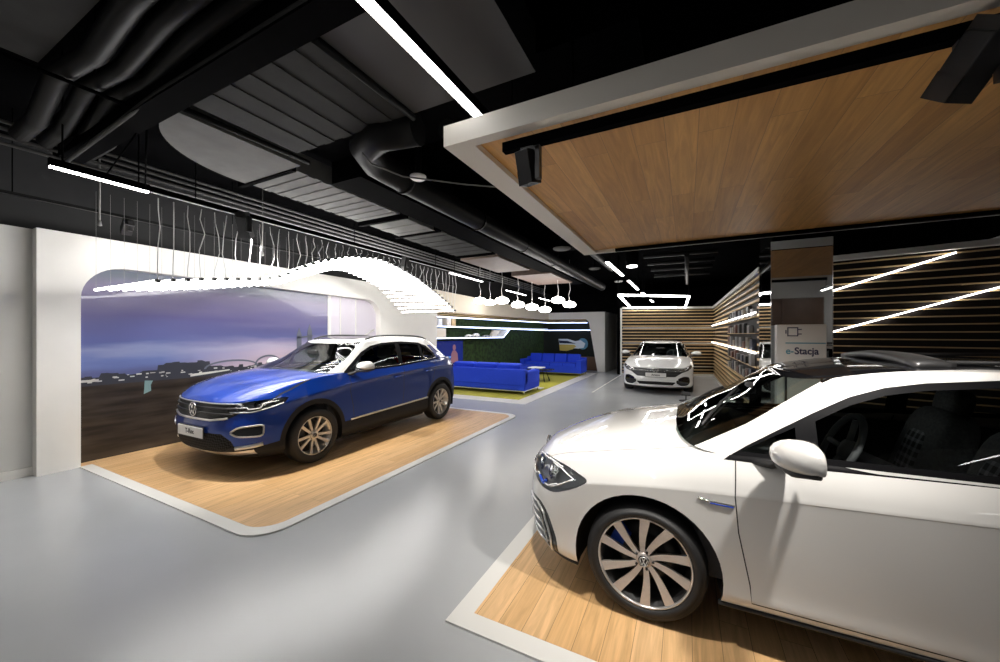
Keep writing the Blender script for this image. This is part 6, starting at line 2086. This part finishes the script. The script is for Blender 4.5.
# ============================================================== far white fastback
def sedan_cuts(B, c):
    selG = lambda p, n, r: r == 1 and 0.4 < p.x < 3.6 and p.y > 0.45
    low = lambda x0, x1: (lambda p, n, r: r == 0 and x0 < p.x < x1 and p.y > 0.5)
    dlo = [(0.62, 0.98), (0.85, 1.10), (1.15, 1.24), (1.45, 1.33), (1.9, 1.36), (2.4, 1.33), (2.9, 1.20), (3.2, 1.08), (3.0, 1.03), (1.5, 0.99)]
    B.cut(dlo, *SIDE, selG, 'window_trim', only=['pillar', 'roof'])
    for q in ([(0.82, 1.0), (1.2, 1.215), (1.5, 1.30), (1.75, 1.315), (1.75, 1.01)], [(1.82, 1.01), (1.82, 1.32), (2.35, 1.295), (2.6, 1.23), (2.6, 1.03)]):
        B.cut(q, *SIDE, selG, 'side_window', only=['window_trim'])
    B.cut([(0.62, 0.99), (0.60, 0.7), (0.62, 0.33), (1.75, 0.33), (1.78, 1.0)], *SIDE, low(0.4, 1.9), 'front_door', only=['body_shell'])
    B.cut([(1.78, 1.0), (1.75, 0.33), (2.4, 0.34), (2.6, 0.7), (2.7, 1.02)], *SIDE, low(1.6, 2.9), 'rear_door', only=['body_shell'])
    c['gr'] = [(-0.001, 0.48), (0.48, 0.49), (0.64, 0.60), (0.80, 0.66), (0.86, 0.72), (0.60, 0.72), (0.001, 0.715), (-0.001, 0.715)]
    B.cut(c['gr'], *FRONT, lambda p, n, r: r == 0 and p.x < -0.2, 'grille', only=['body_shell', 'hood'])
    c['hl'] = chaikin([(-0.16, 0.625), (-0.14, 0.705), (0.05, 0.745), (0.22, 0.785), (0.34, 0.80), (0.30, 0.75), (0.14, 0.70), (0.0, 0.655)], 1, k=0.15)
    B.cut(c['hl'], *DIAG, lambda p, n, r: r == 0 and p.x < 0 and 0.5 < p.z < 0.95, 'headlight', only=['body_shell', 'hood', 'grille'])
    c['fog'] = chaikin([(-0.28, 0.33), (-0.24, 0.45), (-0.06, 0.52), (0.12, 0.50), (0.16, 0.34), (0.07, 0.25), (-0.14, 0.24)], 2, k=0.2)
    B.cut(c['fog'], *DIAG, lambda p, n, r: r == 0 and p.x < -0.1 and p.z < 0.56, 'air_intake', only=['body_shell'])
    B.cut([(-0.001, 0.27), (0.42, 0.27), (0.50, 0.35), (-0.001, 0.36)], *FRONT, lambda p, n, r: r == 0 and p.x < -0.4, 'lower_grille', only=['body_shell'])
    B.cut([(-1.2, 0.05), (4.2, 0.05), (4.2, 0.215), (-1.2, 0.215)], *SIDE, lambda p, n, r: r == 0 and p.z < 0.3, 'sill')
    B.cut([(3.3, 0.82), (4.2, 0.82), (4.2, 0.95), (3.4, 0.95)], *SIDE, lambda p, n, r: r == 0 and p.x > 3.2 and p.y > 0.3, 'tail_light', only=['body_shell'])


def sedan_extras(B, c, root, parts):
    doors = (parts[('front_door', 'L')], parts[('front_door', 'R')])
    mirrors(c, root, doors, 0.78, 0.84, 1.07, paint_pearl, s=1.0)
    strip(c, [(1.5, 0.84), (1.68, 0.845)], 'side', 0.012, 'door_handle', 'chrome', doors, off=0.02)
    gr_ = parts[('grille', 'C')]
    for z, w_ in ((0.695, 0.84), (0.65, 0.74), (0.60, 0.62), (0.55, 0.54)):
        strip(c, [(-w_, z + 0.01), (-w_ * 0.6, z), (w_ * 0.6, z), (w_, z + 0.01)], 'front', 0.008, 'grille_bar', 'chrome' if z > 0.62 else M['dark_metal'], gr_, centre=True, sub=14, off=0.008)
    for sd, key in ((-1, 'L'), (1, 'R')):
        hl = parts[('headlight', key)]
        lamp_bowl(c, hl, sd, c['hl'], M['dark_metal'], 0.05)
        lamp_inside(c, hl, sd, None, [(-0.05, 0.69, 0.028), (0.10, 0.725, 0.028)], 0.015)
        fg = parts[('air_intake', key)]
        strip(c, c['fog'], 'diag', 0.012, 'intake_frame', paint_pearl, fg, off=0.006, sides=(sd,), closed=True, sub=1)
    strip(c, [(-0.55, 0.42), (-0.3, 0.405), (0.3, 0.405), (0.55, 0.42)], 'front', 0.02, 'bumper_blade', paint_pearl, root, centre=True, sub=10, off=0.0, flat=(1, 0.7))
    strip(c, [(-0.62, 0.24), (-0.3, 0.225), (0.3, 0.225), (0.62, 0.24)], 'front', 0.016, 'lower_blade', 'silver', root, centre=True, sub=10, off=0.005)
    hp, n_ = hit(c, (-4, 0.01, 0.665), (1, 0, 0))
    emblem('badge', None, frame_mtx((hp.x - 0.035, 0, 0.675), (0, -1, 0), (0, 0, 1)), 0.075, root)
    plate(c, root, 0.535, 'Arteon', 0.075, 0.52, 0.11, 0.025)
    MB().blob((0.95, 0.0, 1.20), (0.05, 0.22, 0.06), 0.5, 10).build('rear_view_mirror', 'black_plastic', root)


sedan = dict(
    paint=paint_pearl, xf=-0.93, xr=3.93, WB=2.84, R=0.345, rimR=0.255, tw=0.245, arch=0.395,
    W=[(-0.9, 0.91), (-0.3, 0.93), (0.0, 0.935), (0.8, 0.925), (2.0, 0.925), (2.84, 0.935), (3.9, 0.86)],
    levels=[([(-1, 0.175), (0.4, 0.17), (3.9, 0.22)], 0.92, 0.10, 0.10, 0.65, 0.5, 2.5),
            ([(-1, 0.24), (0.4, 0.25), (3.9, 0.32)], 0.985, 0.02, 0.04, 0.65, 0.5, 2.5),
            ([(-1, 0.40), (0.4, 0.42), (3.9, 0.50)], 0.99, 0.0, 0.0, 0.65, 0.5, 2.6),
            ([(-1, 0.53), (0.4, 0.58), (3.9, 0.66)], 0.99, 0.02, 0.0, 0.65, 0.5, 2.6),
            ([(-1, 0.64), (0.2, 0.74), (1.2, 0.80), (3.9, 0.84)], 0.995, 0.04, 0.03, 0.65, 0.5, 2.6),
            ([(-1, 0.69), (0.2, 0.80), (1.2, 0.85), (3.9, 0.90)], 1.0, 0.06, 0.05, 0.65, 0.5, 2.6),
            ([(-1, 0.71), (-0.5, 0.77), (0.2, 0.87), (1.2, 0.93), (3.9, 0.95)], 0.965, 0.07, 0.08, 0.65, 0.5, 2.6),
            ([(-1, 0.725), (-0.7, 0.765), (-0.4, 0.84), (0.1, 0.92), (0.7, 0.965), (1.5, 0.98), (3.0, 1.02), (3.9, 1.0)], 0.91, 0.09, 0.12, 0.65, 0.5, 2.6)],
    crease=(5,),
    hood_c=[(-0.9, 0.735), (-0.7, 0.81), (-0.4, 0.90), (0.0, 0.97), (0.5, 1.01), (1.0, 1.0), (3.9, 1.0)], crown=3.0, pull=0.06,
    cowl=0.40, gh_front=(0.32, 1.22), gh_rear=(3.65, 2.7), gh_W0=[(0.3, 0.80), (0.8, 0.83), (1.5, 0.83), (2.8, 0.80), (3.7, 0.70)],
    gh_W1=[(1.1, 0.58), (1.4, 0.605), (2.0, 0.61), (2.8, 0.56), (3.6, 0.5)], gh_z0=[(0.3, 0.985), (0.8, 0.955), (1.5, 0.975), (3.0, 1.01), (3.8, 0.99)],
    roof=[(0.8, 1.25), (1.2, 1.345), (1.5, 1.385), (1.9, 1.40), (2.3, 1.385), (2.8, 1.33), (3.6, 1.2)], roof_crown=0.03, gh_L=(0.50, 0.40), gh_n=2.4, ws_j=19, ws_bow=-0.03,
    cuts=sedan_cuts, extras=sedan_extras,
    mats=base_mats(paint_pearl), pairs=['front_door', 'rear_door', 'side_window', 'headlight', 'air_intake', 'tail_light', 'window_trim'],
    parents={'side_window': 'front_door'},
    wheel=dict(n=10, w0=0.03, w1=0.04, twist=0.1, pair=0.08), rim_m=M['silver'])
make_car(sedan, (-0.76, 11.83, 0.0), PI / 2, 'far white fastback car seen from the front before the slatted back wall')
